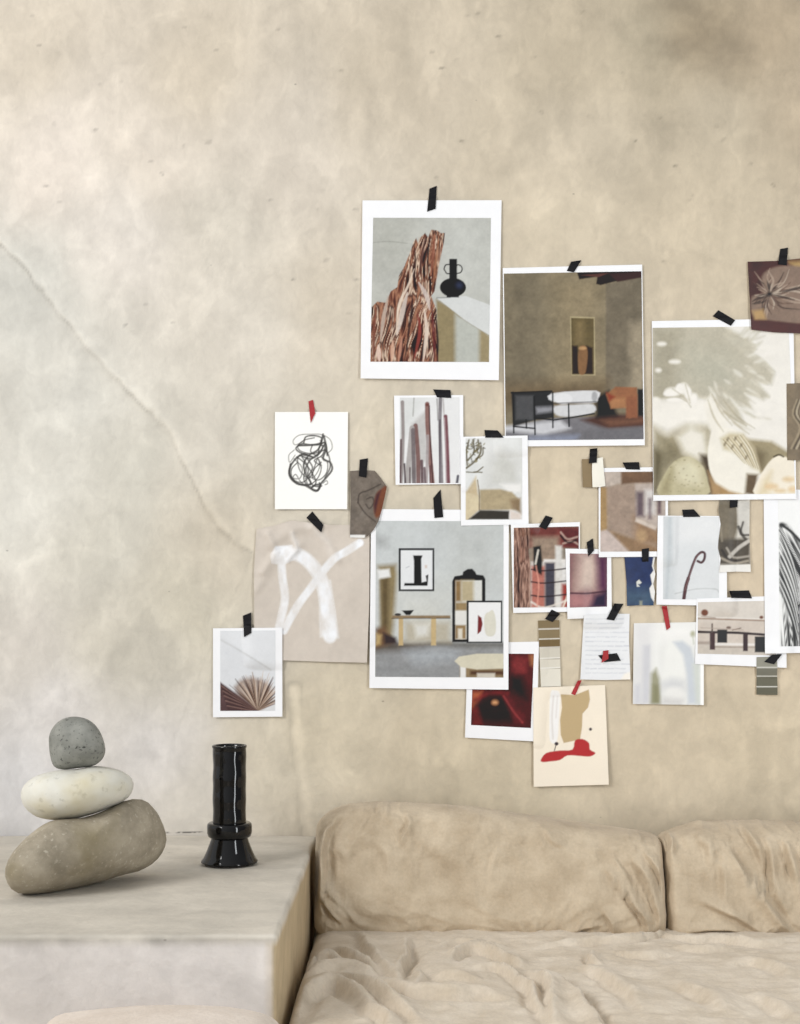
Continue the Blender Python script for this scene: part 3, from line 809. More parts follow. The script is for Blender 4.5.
def build_seat():
    X, Y, Zz = slab(SX0, SX1, SYF, SYB, 0.20, SZ, 0.045, 0.0048)
    def on_seat(P):                       # fold lines laid out on the seat plane, unit 2 mm
        P = np.asarray(P, float); d = (CZ - SZ) * F / (P[:, 1] - PY)
        return np.stack([(P[:, 0] - PX) * d / F * 500, (d - DW) * 500], 1)
    h = folds(X * 500, Y * 500, [(on_seat(P), A, w_, -ln) for P, A, w_, ln in seat_folds], 2.0, 1.35, 9)
    big = 0.014 * (fbm(X * 5, Y * 5, 3, 11) - .5)
    wr = fbm(X * 16 + 3 * fbm(X * 4, Y * 4, 2, 14), Y * 22, 4, 12); wr = 0.010 * (1 - np.abs(2 * wr - 1) * 2)
    amp = np.clip((Y + .16) / -.12, 0, 1)
    fine = fbm(X * 34 + 2 * fbm(X * 8, Y * 8, 2, 18), Y * 44, 3, 19); fine = 0.0035 * (1 - np.abs(2 * fine - 1) * 2)
    dz = h + big + wr * .34 + fine * .35
    topw = np.clip((Zz - (SZ - .06)) / .05, 0, 1)
    Zz = Zz + dz * topw
    # rumples running down the visible end and the front
    left = (X < SX0 + .03); fr = (Y < SYF + .03)
    X = X + np.where(left, -0.012 * (fbm(Y * 12, Zz * 6, 3, 15) - .3) * np.clip((SZ - Zz) / .05, 0, 1), 0)
    X = np.maximum(X, PR + .004)
    Y = Y + np.where(fr, 0.02 * (fbm(X * 14, Zz * 5, 3, 16) - .5) * np.clip((SZ - Zz) / .05, 0, 1), 0)
    Zz = np.where(Zz < 0.202, 0.185 + 0.012 * fbm(X * 8, Y * 8, 2, 17), Zz)
    return skin('seat_cover', X - .62, Y + .55, Zz, M_SEAT, sofa)
build_seat()

cush_folds_a = [
    (ZA([(195, 130), (165, 170), (155, 240), (150, 330), (150, 400)]), .016, 4.0, 1),
    (ZA([(230, 110), (185, 160), (172, 240), (190, 320), (230, 380), (290, 420)]), -.012, 6, 1),
    (ZA([(160, 290), (190, 340), (230, 385), (250, 420)]), .008, 4, 1),
    (ZA([(150, 330), (175, 380), (215, 425)]), .007, 3.5, 1),
    (ZA([(400, 95), (410, 135), (395, 165), (385, 200)]), .005, 4, 1),
    (ZA([(640, 345), (700, 325), (770, 325)]), .004, 4, 1),
    (ZA([(680, 200), (660, 250), (650, 300)]), .003, 4, 1),
    (ZA([(330, 180), (350, 240), (330, 300)]), .004, 9, 1),
    (ZA([(480, 180), (520, 230), (600, 250)]), .004, 10, 1),
    (ZB([(225, 265), (280, 335), (335, 400), (355, 460)]), .012, 4.5, 1),
    (ZB([(300, 235), (345, 300), (375, 380), (385, 440)]), .011, 4.5, 1),
    (ZB([(335, 215), (375, 270), (400, 340)]), .008, 3.5, 1),
    (ZB([(250, 215), (300, 290), (350, 370)]), -.005, 4, 1),
    (ZB([(90, 455), (150, 440), (210, 425)]), .005, 4, 1),
    (ZB([(210, 380), (240, 420), (250, 460)]), .006, 4, 1),
    (ZB([(40, 140), (60, 180), (110, 200)]), .004, 5, 1),
]
cush_folds_b = [
    (ZB([(580, 205), (640, 290), (710, 380), (790, 470)]), .013, 6.0, -1),
    (ZB([(400, 160), (415, 200), (405, 240)]), .008, 3.0, 1),
    (ZB([(470, 340), (540, 370), (640, 420), (720, 470)]), .008, 5, 1),
    (ZB([(560, 240), (575, 310), (560, 360)]), .006, 6, 1),
    (ZB([(690, 170), (715, 240), (725, 320), (770, 400)]), .010, 4.5, 1),
    (ZB([(745, 180), (775, 250), (800, 330)]), .010, 4.5, 1),
    (ZB([(620, 130), (660, 190), (700, 260)]), .006, 4, 1),
    (ZB([(440, 150), (480, 135), (540, 125)]), .005, 5, 1),
    (ZB([(430, 450), (560, 440), (680, 455)]), .006, 4, 1),
    (ZB([(480, 180), (520, 200), (530, 260)]), .005, 6, 1),
    (ZB([(800, 180), (830, 300), (860, 420)]), .010, 5, 1),
]
def build_cushion(x0, x1, toppts, fl, seed, rl, rrr):
    """puffy back cushion leaning on the wall; its top edge sags along toppts (pixel line)"""
    nu, nv = 300, 250
    e = np.sin(np.linspace(-math.pi / 2, math.pi / 2, nu + 1)); u = (0.5 + 0.5 * (0.45 * e + 0.55 * np.linspace(-1, 1, nu + 1)))
    th = np.linspace(0, 2 * math.pi, nv + 1)
    U, T = np.meshgrid(u, th)
    tp = np.array(toppts, float)
    X = x0 + (x1 - x0) * U
    dtop = 3.06
    ztop = np.interp(PX + X * F / dtop, tp[:, 0], [wz(p + 3.5, dtop) for p in tp[:, 1]])
    zbot = 0.430
    # end rounding
    W = x1 - x0
    a = np.clip(U * W / rl, 0, 1); b_ = np.clip((1 - U) * W / rrr, 0, 1)
    q = np.sqrt(np.clip(1 - (1 - a) ** 2.8, 0, 1)) * np.sqrt(np.clip(1 - (1 - b_) ** 2.8, 0, 1))
    q = np.maximum(q, 0.0)
    ex = 0.46
    sgnpow = lambda v: np.sign(v) * np.abs(v) ** ex
    cy, cz = sgnpow(np.cos(T)), sgnpow(np.sin(T))
    hz = (ztop - zbot) / 2; hy = 0.088
    endz = 0.62 + 0.38 * q; 
    Zz = zbot + hz + cz * hz * (0.80 + 0.20 * q)
    Y = cy * hy * (0.22 + 0.78 * q)
    lean = 0.075 * ((Zz - zbot) / 0.26)
    Y = Y - 0.197 + lean
    Y = np.minimum(Y, -0.02)
    px, py = proj(X, Y, Zz)
    frontw = np.clip(-cy * 2.2 + np.maximum(cz, 0) * 0.8, 0, 1)
    h = folds(px, py, fl, 1.7, .9, 4) * frontw
    wr = fbm(X * 14 + 3 * fbm(X * 5, Zz * 5, 2, seed + 4), Zz * 14, 4, seed); wr = 0.0075 * (1 - np.abs(2 * wr - 1) * 2)
    h = h + (wr + 0.016 * (fbm(X * 5, Zz * 6, 3, seed + 2) - .5)) * frontw
    Y = Y - h * np.clip(-cy + .25, 0, 1); Zz = Zz + h * np.clip(cz, 0, 1) * .8
    Y = np.minimum(Y, -0.018)
    V = np.stack([X - .62, Y + .55, Zz], -1)
    n = (nv + 1) * (nu + 1)
    P = V.reshape(-1, 3); Fc = grid_faces(nu, nv, 0, True)
    idx = np.arange(n).reshape(nv + 1, nu + 1)
    caps = [list(idx[:-1, 0]), list(idx[:-1, -1][::-1])]
    o = mesh_obj('back_cushion', P, Fc, M_SOFA, sofa)
    import bmesh
    bm = bmesh.new(); bm.from_mesh(o.data); bmesh.ops.remove_doubles(bm, verts=bm.verts, dist=1e-5)
    bmesh.ops.holes_fill(bm, edges=[e_ for e_ in bm.edges if e_.is_boundary], sides=0)
    bmesh.ops.recalc_face_normals(bm, faces=bm.faces); bm.to_mesh(o.data); bm.free()
    o.data.polygons.foreach_set('use_smooth', np.ones(len(o.data.polygons), bool))
    return o
build_cushion(-0.203, 0.5165, [(312, 816), (330, 808), (350, 803), (380, 801), (430, 803), (470, 806), (560, 818), (640, 829), (668, 834)], cush_folds_a, 21, 0.065, 0.022)
build_cushion(0.5145, 1.26, [(660, 834), (680, 826), (700, 821), (740, 819), (800, 821), (900, 824), (1100, 830)], cush_folds_b, 33, 0.022, 0.08)

# ------------------------------------------------------------------ pouf whose top edge just shows at the bottom of the picture
po = thing('pouf', 'pale pinkish beige upholstered pouf, only its top edge showing before the platform', 'pouf', (-0.345, -1.29, 0))
pb = block('upholstered_body', -0.535, -0.186, -1.50, -1.075, 0.05, 0.5195, 0.035, M_POUF, None, 0.006, dens=(50, 40, 30), seed=5)
me = pb.data; a = np.empty(len(me.vertices) * 3, np.float32); me.vertices.foreach_get('co', a); a = a.reshape(-1, 3)
u = (a[:, 0] + .36) / .175; v = (a[:, 1] + 1.2875) / .213
crown = np.clip(1 - np.abs(u - .15) ** 2.4 * np.where(u < .15, .75, 1.45), 0, 1) * np.clip(1 - np.abs(v) ** 4, 0, 1) ** .6
a[:, 2] += np.where(a[:, 2] > .4, 0.028 * crown + .006 * (fbm(a[:, 0] * 14, a[:, 1] * 12, 3, 4) - .5), 0)
a -= np.array([-0.345, -1.29, 0]); me.vertices.foreach_set('co', a.ravel().astype(np.float32)); me.update(); pb.parent = po
for sx in (-1, 1):
    for sy in (-1, 1):
        f = block('foot', sx * .13 - .025, sx * .13 + .025, sy * .18 - .025, sy * .18 + .025, 0, .06, .004, M_WOOD, None, 0, dens=(3, 3, 3)); f.parent = po

# ------------------------------------------------------------------ prints, drawings, swatches and their tape
def paint_driftwood(x, y):
    p = Pic(x, y, (186, 186, 179)).zoom(340, 170, 4.444)
    p.rect(400, 200, 680, 560, (194, 195, 189), 60); p.rect(140, 212, 300, 420, (178, 178, 170), 40)
    p.line([(150, 322), (220, 318), (300, 326)], .7, (150, 150, 142), 1, .8)
    p.cloud(.10, 16, 3)
    p.poly([(428, 575), (540, 640), (530, 860), (430, 860)], (152, 138, 104), 3)
    p.poly([(512, 640), (630, 700), (620, 860), (512, 860)], (184, 186, 178), 5)
    p.poly([(620, 690), (668, 740), (668, 860), (618, 860)], (160, 146, 112), 5)
    p.poly([(428, 566), (560, 560), (668, 600), (668, 738), (560, 672)], (208, 210, 208), 1)
    p.line([(445, 585), (560, 672), (668, 738)], .8, (150, 142, 120), 1, .6)
    W = [(130, 860), (140, 610), (165, 585), (205, 590), (225, 540), (255, 520), (262, 470), (285, 430), (310, 370), (328, 318), (338, 302), (348, 330), (358, 300), (378, 280), (392, 300), (405, 265), (432, 268), (448, 280), (466, 280), (462, 320), (440, 420), (420, 540), (405, 560), (428, 620), (438, 860)]
    p.grain(W, [(60, 38, 36), (122, 74, 58), (176, 128, 100), (92, 58, 50), (222, 196, 172), (128, 80, 60), (48, 32, 34)], 3.2, 97, 9, 5, bend=1.2)
    for q, w_, c in [([(330, 330), (335, 400), (330, 470), (345, 540)], 2.2, (62, 40, 40)), ([(398, 290), (390, 400), (398, 480)], 1.8, (50, 38, 44)), ([(420, 290), (415, 380), (400, 470)], 2.6, (150, 92, 70)),
                     ([(380, 290), (365, 380), (350, 470)], 2.6, (96, 62, 58)), ([(440, 300), (425, 420), (412, 520)], 2.4, (168, 116, 84)), ([(330, 440), (300, 520), (262, 600), (250, 720)], 2.6, (224, 204, 186)),
                     ([(300, 545), (280, 620), (262, 700), (250, 730)], 5, (206, 192, 182)), ([(350, 500), (385, 560), (398, 620)], 4.5, (204, 190, 182)), ([(215, 560), (195, 650), (180, 760)], 4, (190, 172, 158)),
                     ([(322, 560), (318, 640), (300, 740)], 3, (60, 40, 42)), ([(345, 640), (355, 720), (330, 840)], 3.5, (150, 70, 60)), ([(375, 620), (385, 720), (370, 850)], 4, (226, 206, 190)), ([(408, 610), (418, 740), (420, 850)], 3, (112, 44, 46)),
                     ([(425, 640), (434, 760), (434, 850)], 2.2, (40, 28, 34)), ([(160, 610), (150, 720), (148, 850)], 3, (132, 80, 64)), ([(230, 600), (215, 690), (190, 770)], 1.6, (50, 36, 38)), ([(170, 780), (175, 850)], 5, (228, 198, 182)), ([(235, 760), (230, 850)], 4, (214, 172, 148)), ([(275, 740), (262, 850)], 3, (190, 140, 118)),
                     ([(310, 700), (295, 800), (285, 850)], 1.6, (70, 46, 44)), ([(352, 300), (345, 380)], 1.2, (206, 176, 150))]:
        p.line(q, w_, c, 1.0, .85, taper=True)
    p.line([(462, 440), (470, 422), (490, 420), (508, 424), (510, 440), (500, 456), (476, 460), (462, 440)], 1.1, (30, 28, 32))
    p.line([(512, 440), (520, 422), (536, 425), (543, 440), (535, 456), (515, 460)], 1.1, (30, 28, 32))
    p.ell(502, 522, 58, 42, (22, 23, 30)); p.rect(486, 395, 520, 490, (18, 18, 24)); p.rect(474, 552, 528, 566, (18, 18, 22))
    p.ell(530, 512, 14, 14, (58, 66, 92), 5); p.line([(430, 568), (490, 566)], .9, (60, 58, 58), 1, .7, 0)
    return p

def paint_lounge(x, y):
    p = Pic(x, y, (138, 127, 104)).zoom(490, 250, 4.706)
    p.rect(60, 100, 250, 700, (128, 118, 98), 40); p.rect(300, 120, 540, 660, (150, 136, 108), 30)
    p.poly([(545, 160), (730, 120), (730, 680), (545, 660)], (126, 116, 98), 2)
    p.rect(660, 340, 730, 660, (158, 146, 124), 10)
    p.poly([(60, 640), (545, 620), (545, 720), (60, 740)], (120, 102, 76), 20)
    p.cloud(.16, 14, 4); p.cloud(.10, 5, 14)
    p.poly([(410, 105), (720, 95), (720, 118), (620, 140), (520, 165), (500, 160), (505, 125), (420, 138)], (46, 34, 34), 1.2); p.poly([(430, 118), (560, 108), (510, 128)], (104, 66, 58), 1)
    p.poly([(560, 112), (720, 100), (720, 128), (600, 150)], (72, 44, 44), 1.5)
    p.poly([(376, 312), (492, 316), (496, 590), (384, 590)], (178, 164, 128), 1.2); p.poly([(382, 320), (488, 322), (490, 584), (386, 584)], (112, 98, 64), 1)
    p.poly([(386, 450), (412, 450), (418, 584), (388, 584)], (52, 36, 26), 2); p.poly([(452, 450), (482, 460), (484, 584), (440, 584)], (56, 38, 28), 2); p.rect(405, 340, 440, 440, (140, 122, 84), 8)
    p.poly([(418, 470), (430, 450), (448, 452), (460, 480), (456, 540), (446, 582), (420, 582), (414, 520)], (142, 106, 70), 1.5, 1, 3); p.ell(436, 462, 18, 8, (192, 152, 104), 2)
    p.poly([(60, 835), (300, 790), (730, 780), (730, 900), (60, 900)], (126, 124, 128), 2); p.poly([(60, 830), (330, 800), (380, 840), (250, 870), (60, 850)], (212, 212, 216), 5, .8)
    p.poly([(430, 800), (540, 770), (730, 775), (730, 830), (560, 845)], (92, 62, 52), 5); p.poly([(520, 800), (730, 790), (730, 815), (560, 830)], (122, 86, 66), 5); p.poly([(370, 850), (730, 835), (730, 895), (380, 895)], (120, 118, 122), 5); p.poly([(190, 875), (420, 870), (400, 900), (170, 900)], (140, 146, 164), 6)
    p.poly([(500, 690), (560, 660), (600, 780), (500, 790)], (30, 26, 28), 5); p.rect(695, 655, 725, 780, (26, 24, 28), 2)
    p.poly([(545, 680), (590, 645), (690, 648), (694, 780), (655, 792), (640, 740), (570, 745), (560, 720)], (160, 112, 74), 2); p.rect(640, 680, 694, 790, (150, 98, 68), 2); p.poly([(565, 700), (635, 698), (640, 742), (570, 745)], (176, 126, 84), 3); p.poly([(548, 670), (590, 690), (560, 715)], (150, 70, 44), 3); p.poly([(590, 645), (690, 648), (690, 690), (600, 690)], (156, 106, 72), 2)
    p.poly([(100, 670), (290, 665), (300, 790), (215, 800), (110, 830)], (52, 52, 54), 2); p.rect(120, 685, 205, 800, (96, 96, 98), 3, .8); p.poly([(215, 740), (300, 735), (300, 760), (220, 770)], (150, 150, 156), 4)
    p.poly([(290, 675), (500, 662), (508, 700), (480, 720), (300, 715)], (214, 214, 216), 1.5, 1, 3); p.ell(346, 700, 42, 26, (226, 226, 228), 1.5); p.poly([(305, 735), (400, 728), (485, 726), (490, 765), (380, 785), (310, 775)], (206, 206, 208), 2, 1, 3); p.ell(492, 690, 14, 25, (170, 170, 172), 2); p.line([(300, 722), (500, 714)], 1.2, (96, 92, 92), 1, .8)
    for q in [[(108, 670), (112, 860)], [(208, 690), (212, 868)], [(100, 672), (290, 664)], [(110, 830), (212, 840)], [(295, 670), (296, 835)], [(370, 725), (372, 830)], [(210, 790), (300, 800), (372, 790), (490, 770)], [(170, 800), (172, 838)]]:
        p.line(q, 1.5, (28, 28, 32), .9, .95, 0)
    return p

def paint_gourds(x, y):
    p = Pic(x, y, (236, 230, 219)).zoom(630, 230, 3.529)
    sh = [(78, 340), (330, 335), (360, 355), (420, 380), (440, 420), (410, 440), (470, 460), (510, 510), (500, 545), (440, 530), (490, 585), (470, 600), (410, 580), (440, 640), (380, 610), (400, 680), (330, 640), (300, 600), (250, 590), (230, 620), (200, 620), (120, 600), (78, 640)]
    p.poly(sh, (190, 183, 164), 6, 1); p.poly([(78, 340), (180, 340), (170, 560), (110, 620), (78, 680)], (172, 165, 145), 20)
    p.poly([(200, 420), (350, 440), (400, 560), (280, 570), (200, 520)], (186, 182, 164), 30)
    for q in [[(360, 400), (430, 440), (510, 500)], [(330, 480), (420, 540), (490, 590)], [(320, 560), (380, 620), (440, 660)], [(330, 590), (360, 650), (410, 690)], [(340, 380), (400, 400), (440, 405)]]: p.line(q, 7, (196, 190, 172), 3, .8, taper=True)
    rng = np.random.RandomState(12)
    for k in range(70):
        a = rng.uniform(-.9, 1.25); r0 = rng.uniform(150, 270); cx, cy = 240 + r0 * math.cos(a) * .95, 460 + r0 * math.sin(a) * .75
        if cx > 520 or cy > 690 or cy < 335: continue
        p.ell(cx, cy, rng.uniform(14, 34), rng.uniform(4, 8), (194, 187, 168) if k % 4 else (232, 226, 213), 3, .6, a + rng.uniform(-.4, .4))
    for k in range(16):
        a = rng.uniform(0, .9); p.ell(rng.uniform(230, 470), rng.uniform(560, 720), rng.uniform(20, 44), rng.uniform(3, 6), (200, 192, 172) if k % 2 else (240, 234, 222), 3, .6, a)
    for cx, cy, rx, ry in [(112, 402, 16, 7), (158, 465, 20, 7), (100, 495, 10, 7), (150, 572, 28, 16), (190, 560, 18, 20), (225, 590, 14, 14), (210, 650, 70, 50), (90, 640, 30, 50)]: p.ell(cx, cy, rx, ry, (240, 234, 222), 3.5)
    p.poly([(78, 600), (140, 610), (150, 640), (120, 700), (80, 745)], (240, 234, 222), 9); p.poly([(120, 605), (270, 605), (282, 700), (230, 720), (130, 700)], (242, 236, 224), 10)
    for cx, cy, rx, ry in [(140, 578, 22, 10), (175, 560, 14, 18), (205, 575, 12, 20), (225, 600, 10, 16), (160, 600, 30, 9)]: p.ell(cx, cy, rx, ry, (244, 238, 228), 2.5)
    for q in [[(150, 560), (190, 590), (215, 625)], [(195, 545), (205, 580), (212, 610)], [(130, 590), (170, 590), (200, 605)]]: p.line(q, 1.2, (190, 182, 162), 1.6, .8)
    p.poly([(78, 690), (130, 720), (200, 688), (290, 690), (300, 935), (78, 935)], (168, 158, 130), 12); p.poly([(78, 760), (125, 790), (110, 880), (100, 935), (78, 935)], (112, 102, 74), 10); p.poly([(120, 740), (180, 760), (180, 800), (120, 840)], (140, 130, 102), 10)
    p.poly([(165, 730), (215, 695), (262, 715), (275, 790), (245, 812), (190, 785)], (234, 227, 211), 9); p.poly([(245, 790), (300, 800), (300, 935), (262, 935), (275, 880)], (84, 68, 44), 6)
    p.poly([(400, 735), (500, 745), (590, 800), (590, 860), (460, 860)], (160, 147, 114), 5); p.poly([(430, 760), (480, 790), (470, 850), (440, 840)], (126, 112, 80), 8)
    p.poly([(103, 936), (118, 870), (158, 815), (210, 800), (256, 832), (275, 888), (270, 936)], (190, 181, 146), 1.6, 1, 3); p.poly([(160, 830), (210, 808), (250, 842), (255, 900), (200, 900), (165, 880)], (216, 208, 178), 9, .9); p.poly([(103, 936), (118, 880), (150, 840), (140, 936)], (160, 149, 112), 7, .8)
    rng = np.random.RandomState(8)
    for k in range(30): p.ell(rng.uniform(135, 260), rng.uniform(812, 925), rng.uniform(1.5, 4), 2, (136, 124, 88), 1.5, rng.uniform(.25, .7))
    p.poly([(274, 800), (284, 725), (300, 690), (350, 700), (400, 720), (430, 780), (457, 850), (440, 880), (415, 930), (340, 936), (292, 880)], (240, 233, 217), 1.8, 1, 3)
    p.poly([(262, 620), (284, 580), (306, 610), (345, 690), (300, 720), (280, 700)], (238, 231, 216), 4)
    for q in [[(290, 580), (320, 640), (360, 690)], [(275, 600), (296, 660), (330, 712)], [(300, 600), (345, 650), (410, 690)], [(330, 600), (380, 660), (440, 700)], [(330, 640), (380, 690), (420, 720)]]: p.line(q, 1.8, (172, 162, 136), 2.2, .75, taper=True)
    p.poly([(275, 850), (300, 890), (350, 920), (410, 936), (290, 936)], (176, 144, 98), 4); p.poly([(412, 860), (452, 862), (440, 936), (405, 930)], (110, 90, 60), 4)
    p.poly([(318, 735), (350, 715), (400, 718), (440, 772), (460, 852), (428, 838), (380, 790), (330, 775)], (204, 191, 160), 5)
    for k in range(16):
        t = k / 15; p.line([(325 + 75 * t, 742 - 20 * t), (360 + 75 * t, 780 - 6 * t), (400 + 60 * t, 822 + 24 * t)], rng.uniform(.6, 1.5), [(236, 228, 208), (150, 136, 102), (226, 214, 188), (170, 156, 122)][k % 4], 1.2, .85, taper=True)
    for cx, cy in [(345, 738), (372, 736), (362, 764), (392, 760), (410, 802), (335, 755)]: p.ell(cx, cy, 4, 8, (104, 90, 60), 2, .7, .4)
    p.poly([(443, 936), (455, 878), (490, 820), (524, 796), (560, 806), (600, 840), (600, 936)], (240, 228, 205), 1.8, 1, 3); p.poly([(450, 936), (470, 880), (500, 850), (490, 936)], (218, 196, 158), 8, .8)
    for cx, cy, rx, ry in [(560, 880, 22, 10), (500, 905, 24, 12), (575, 915, 18, 12), (530, 920, 20, 7)]: p.ell(cx, cy, rx, ry, (220, 184, 138), 4, .75)
    p.line([(508, 800), (525, 793), (542, 800)], 1.6, (84, 72, 44), 1.4)
    p.cloud(.05, 9, 9)
    return p

def paint_scrunched(x, y):
    p = Pic(x, y, (86, 44, 38)).zoom(630, 230, 3.529)
    p.cloud(.35, 12, 22)
    p.poly([(560, 112), (640, 105), (640, 140), (580, 140)], (176, 146, 92), 6)
    p.poly([(465, 165), (500, 135), (560, 125), (640, 140), (700, 200), (690, 300), (620, 330), (540, 325), (450, 310), (428, 285), (430, 235), (470, 220)], (142, 120, 104), 3, 1, 3)
    rng = np.random.RandomState(3)
    for k in range(120):
        a = rng.uniform(0, 2 * math.pi); L = rng.uniform(60, 230) if k < 60 else rng.uniform(40, 110); b = a + rng.uniform(-.35, .35)
        q = [(492 + 10 * math.cos(a), 226 + 8 * math.sin(a)), (492 + L * .5 * math.cos(a), 226 + L * .45 * math.sin(a)), (492 + L * math.cos(b), 226 + L * .75 * math.sin(b))]
        if q[-1][0] < 430 or q[-1][1] > 322 or q[-1][1] < 128: continue
        p.line(q, rng.uniform(.8, 2.6), [(178, 158, 140), (62, 42, 36), (104, 80, 68), (194, 178, 160), (46, 32, 30), (146, 122, 104)][k % 6], 1.3, .75, taper=True)
    p.poly([(432, 285), (470, 280), (480, 315), (440, 318)], (186, 152, 100), 4); p.poly([(425, 318), (640, 335), (640, 370), (428, 352)], (92, 48, 44), 3); p.ell(492, 226, 9, 8, (40, 26, 24), 3)
    return p

def paint_swirl(x, y):
    p = Pic(x, y, (134, 118, 94)).zoom(630, 230, 3.529)
    p.cloud(.2, 10, 31)
    for k in range(8): p.line([(590 + 6 * k, 600), (575 + 7 * k, 650), (600 + 9 * k, 700), (570 + 9 * k, 770)], 2.2, [(168, 152, 124), (88, 74, 54), (190, 176, 150), (104, 90, 68)][k % 4], 1.5, .8)
    return p

def paint_feather(x, y):
    p = Pic(x, y, (244, 244, 242)).zoom(640, 480, 4.267)
    rng = np.random.RandomState(7)
    BW = [(14, 14, 14), (150, 150, 148), (30, 30, 30), (244, 244, 242), (20, 20, 20), (238, 238, 236), (60, 60, 60), (246, 246, 244), (16, 16, 16), (200, 200, 198), (24, 24, 24)]
    U = [(594, 190), (625, 188), (690, 270), (800, 440), (880, 600), (880, 712), (600, 712), (604, 560), (592, 440)]
    p.grain(U, BW, 5.5, 86, 40, 4, soft=1.6, octv=1)
    p.grain([(594, 190), (625, 188), (690, 270), (800, 440), (880, 600), (880, 640), (700, 560), (640, 520), (592, 470)], BW, 6.0, 62, 30, 8, soft=6, octv=1)
    p.poly([(592, 470), (640, 540), (648, 620), (604, 560)], (240, 240, 238), 5, .5); p.poly([(594, 240), (612, 300), (594, 330)], (244, 244, 242), 3, .8)
    for k in range(22):
        t = k / 21.0
        p.line([(594 + rng.uniform(-3, 6), 210 + 260 * t), (620, 262 + 262 * t), (652, 345 + 270 * t), (676, 440 + 270 * t)], rng.uniform(1.0, 2.3), [(18, 18, 18), (242, 242, 240), (30, 30, 30)][k % 3], 1.0, .85, taper=True)
    p.ell(606, 192, 14, 10, (20, 20, 20), 3)
    p.line([(604, 190), (660, 235), (720, 310), (800, 440), (880, 600)], 2.6, (20, 20, 20), 1.2)
    p.poly([(580, 170), (592, 170), (592, 720), (580, 720)], (246, 246, 245), 1)
    return p

def paint_scribble(x, y):
    p = Pic(x, y, (246, 245, 241)).zoom(260, 380, 5.714)
    p.cloud(.012, 20, 3)
    k = (64, 62, 60)
    L = [([(245, 355), (200, 370), (190, 345), (225, 315), (290, 310), (350, 312), (400, 340), (412, 390), (385, 420)], .8, (120, 118, 114)),
         ([(250, 360), (262, 325), (310, 318), (350, 330), (345, 360), (290, 370), (240, 365), (205, 390), (230, 415), (280, 430)], 1.4, k),
         ([(360, 310), (352, 350), (330, 400), (280, 430), (250, 480), (262, 540), (290, 590), (250, 600), (200, 585), (168, 545), (175, 490), (230, 430), (300, 440)], 1.7, k),
         ([(365, 320), (378, 390), (360, 450), (400, 470), (412, 510), (385, 550), (350, 590), (330, 630), (295, 620), (320, 598), (350, 605)], 1.8, k),
         ([(200, 430), (170, 470), (165, 430), (195, 400)], .8, (120, 118, 114)),
         ([(300, 440), (250, 420), (215, 450), (230, 520), (280, 560), (310, 500), (330, 450), (350, 500), (330, 560), (280, 600), (260, 560)], 1.0, k),
         ([(210, 440), (250, 470), (290, 520), (320, 580), (300, 610), (270, 600), (250, 560), (270, 480), (320, 430), (370, 400), (395, 440), (400, 500), (370, 560)], 1.2, k),
         ([(300, 370), (290, 410), (330, 430), (340, 380), (370, 380), (355, 430), (310, 460), (350, 490)], 1.1, k),
         ([(330, 440), (340, 500), (300, 560), (265, 520), (285, 450)], .8, (90, 88, 86)),
         ([(195, 450), (240, 500), (230, 560), (190, 560), (205, 540), (240, 590), (290, 600)], .9, (90, 88, 86)),
         ([(175, 480), (170, 540), (210, 590), (260, 603), (320, 635), (345, 605), (340, 590)], 1.9, k),
         ([(220, 375), (330, 370), (372, 360), (385, 430)], 1.7, k), ([(360, 590), (380, 575), (386, 592), (372, 598)], .8, (100, 98, 96))]
    L += [([(310, 330), (250, 345), (215, 380), (240, 410), (310, 420), (355, 390), (345, 345)], 1.0, k), ([(240, 440), (275, 500), (265, 570), (225, 585), (185, 560), (180, 510), (215, 470)], 1.1, k),
          ([(350, 440), (385, 470), (380, 530), (340, 570), (300, 560), (310, 510), (350, 470)], 1.0, k), ([(270, 450), (300, 500), (280, 550), (300, 600), (335, 610)], 1.3, k), ([(225, 430), (290, 450), (340, 420), (372, 360)], 1.3, k)]
    for q, w_, c in L: p.line(q, w_ * 1.12, c, .9, .92)
    return p

def paint_torn_stone(x, y):
    p = Pic(x, y, (126, 116, 106)).zoom(260, 380, 5.714)
    p.cloud(.22, 6, 5); p.cloud(.12, 2.2, 6)
    for q in [[(560, 700), (570, 650), (620, 630), (690, 595)], [(560, 700), (600, 760), (660, 810)], [(610, 680), (640, 670), (650, 700), (625, 735), (605, 710)]]: p.line(q, 1.4, (82, 72, 66), 1.2, .8)
    p.poly([(722, 605), (690, 625), (665, 650), (650, 720), (665, 790), (720, 730), (740, 660)], (130, 80, 54), 2.5, 1, 3); p.poly([(690, 630), (665, 655), (650, 720), (658, 760), (672, 700)], (84, 52, 60), 3)
    p.poly([(512, 885), (600, 885), (600, 920), (512, 920)], (238, 236, 232), 1)
    return p

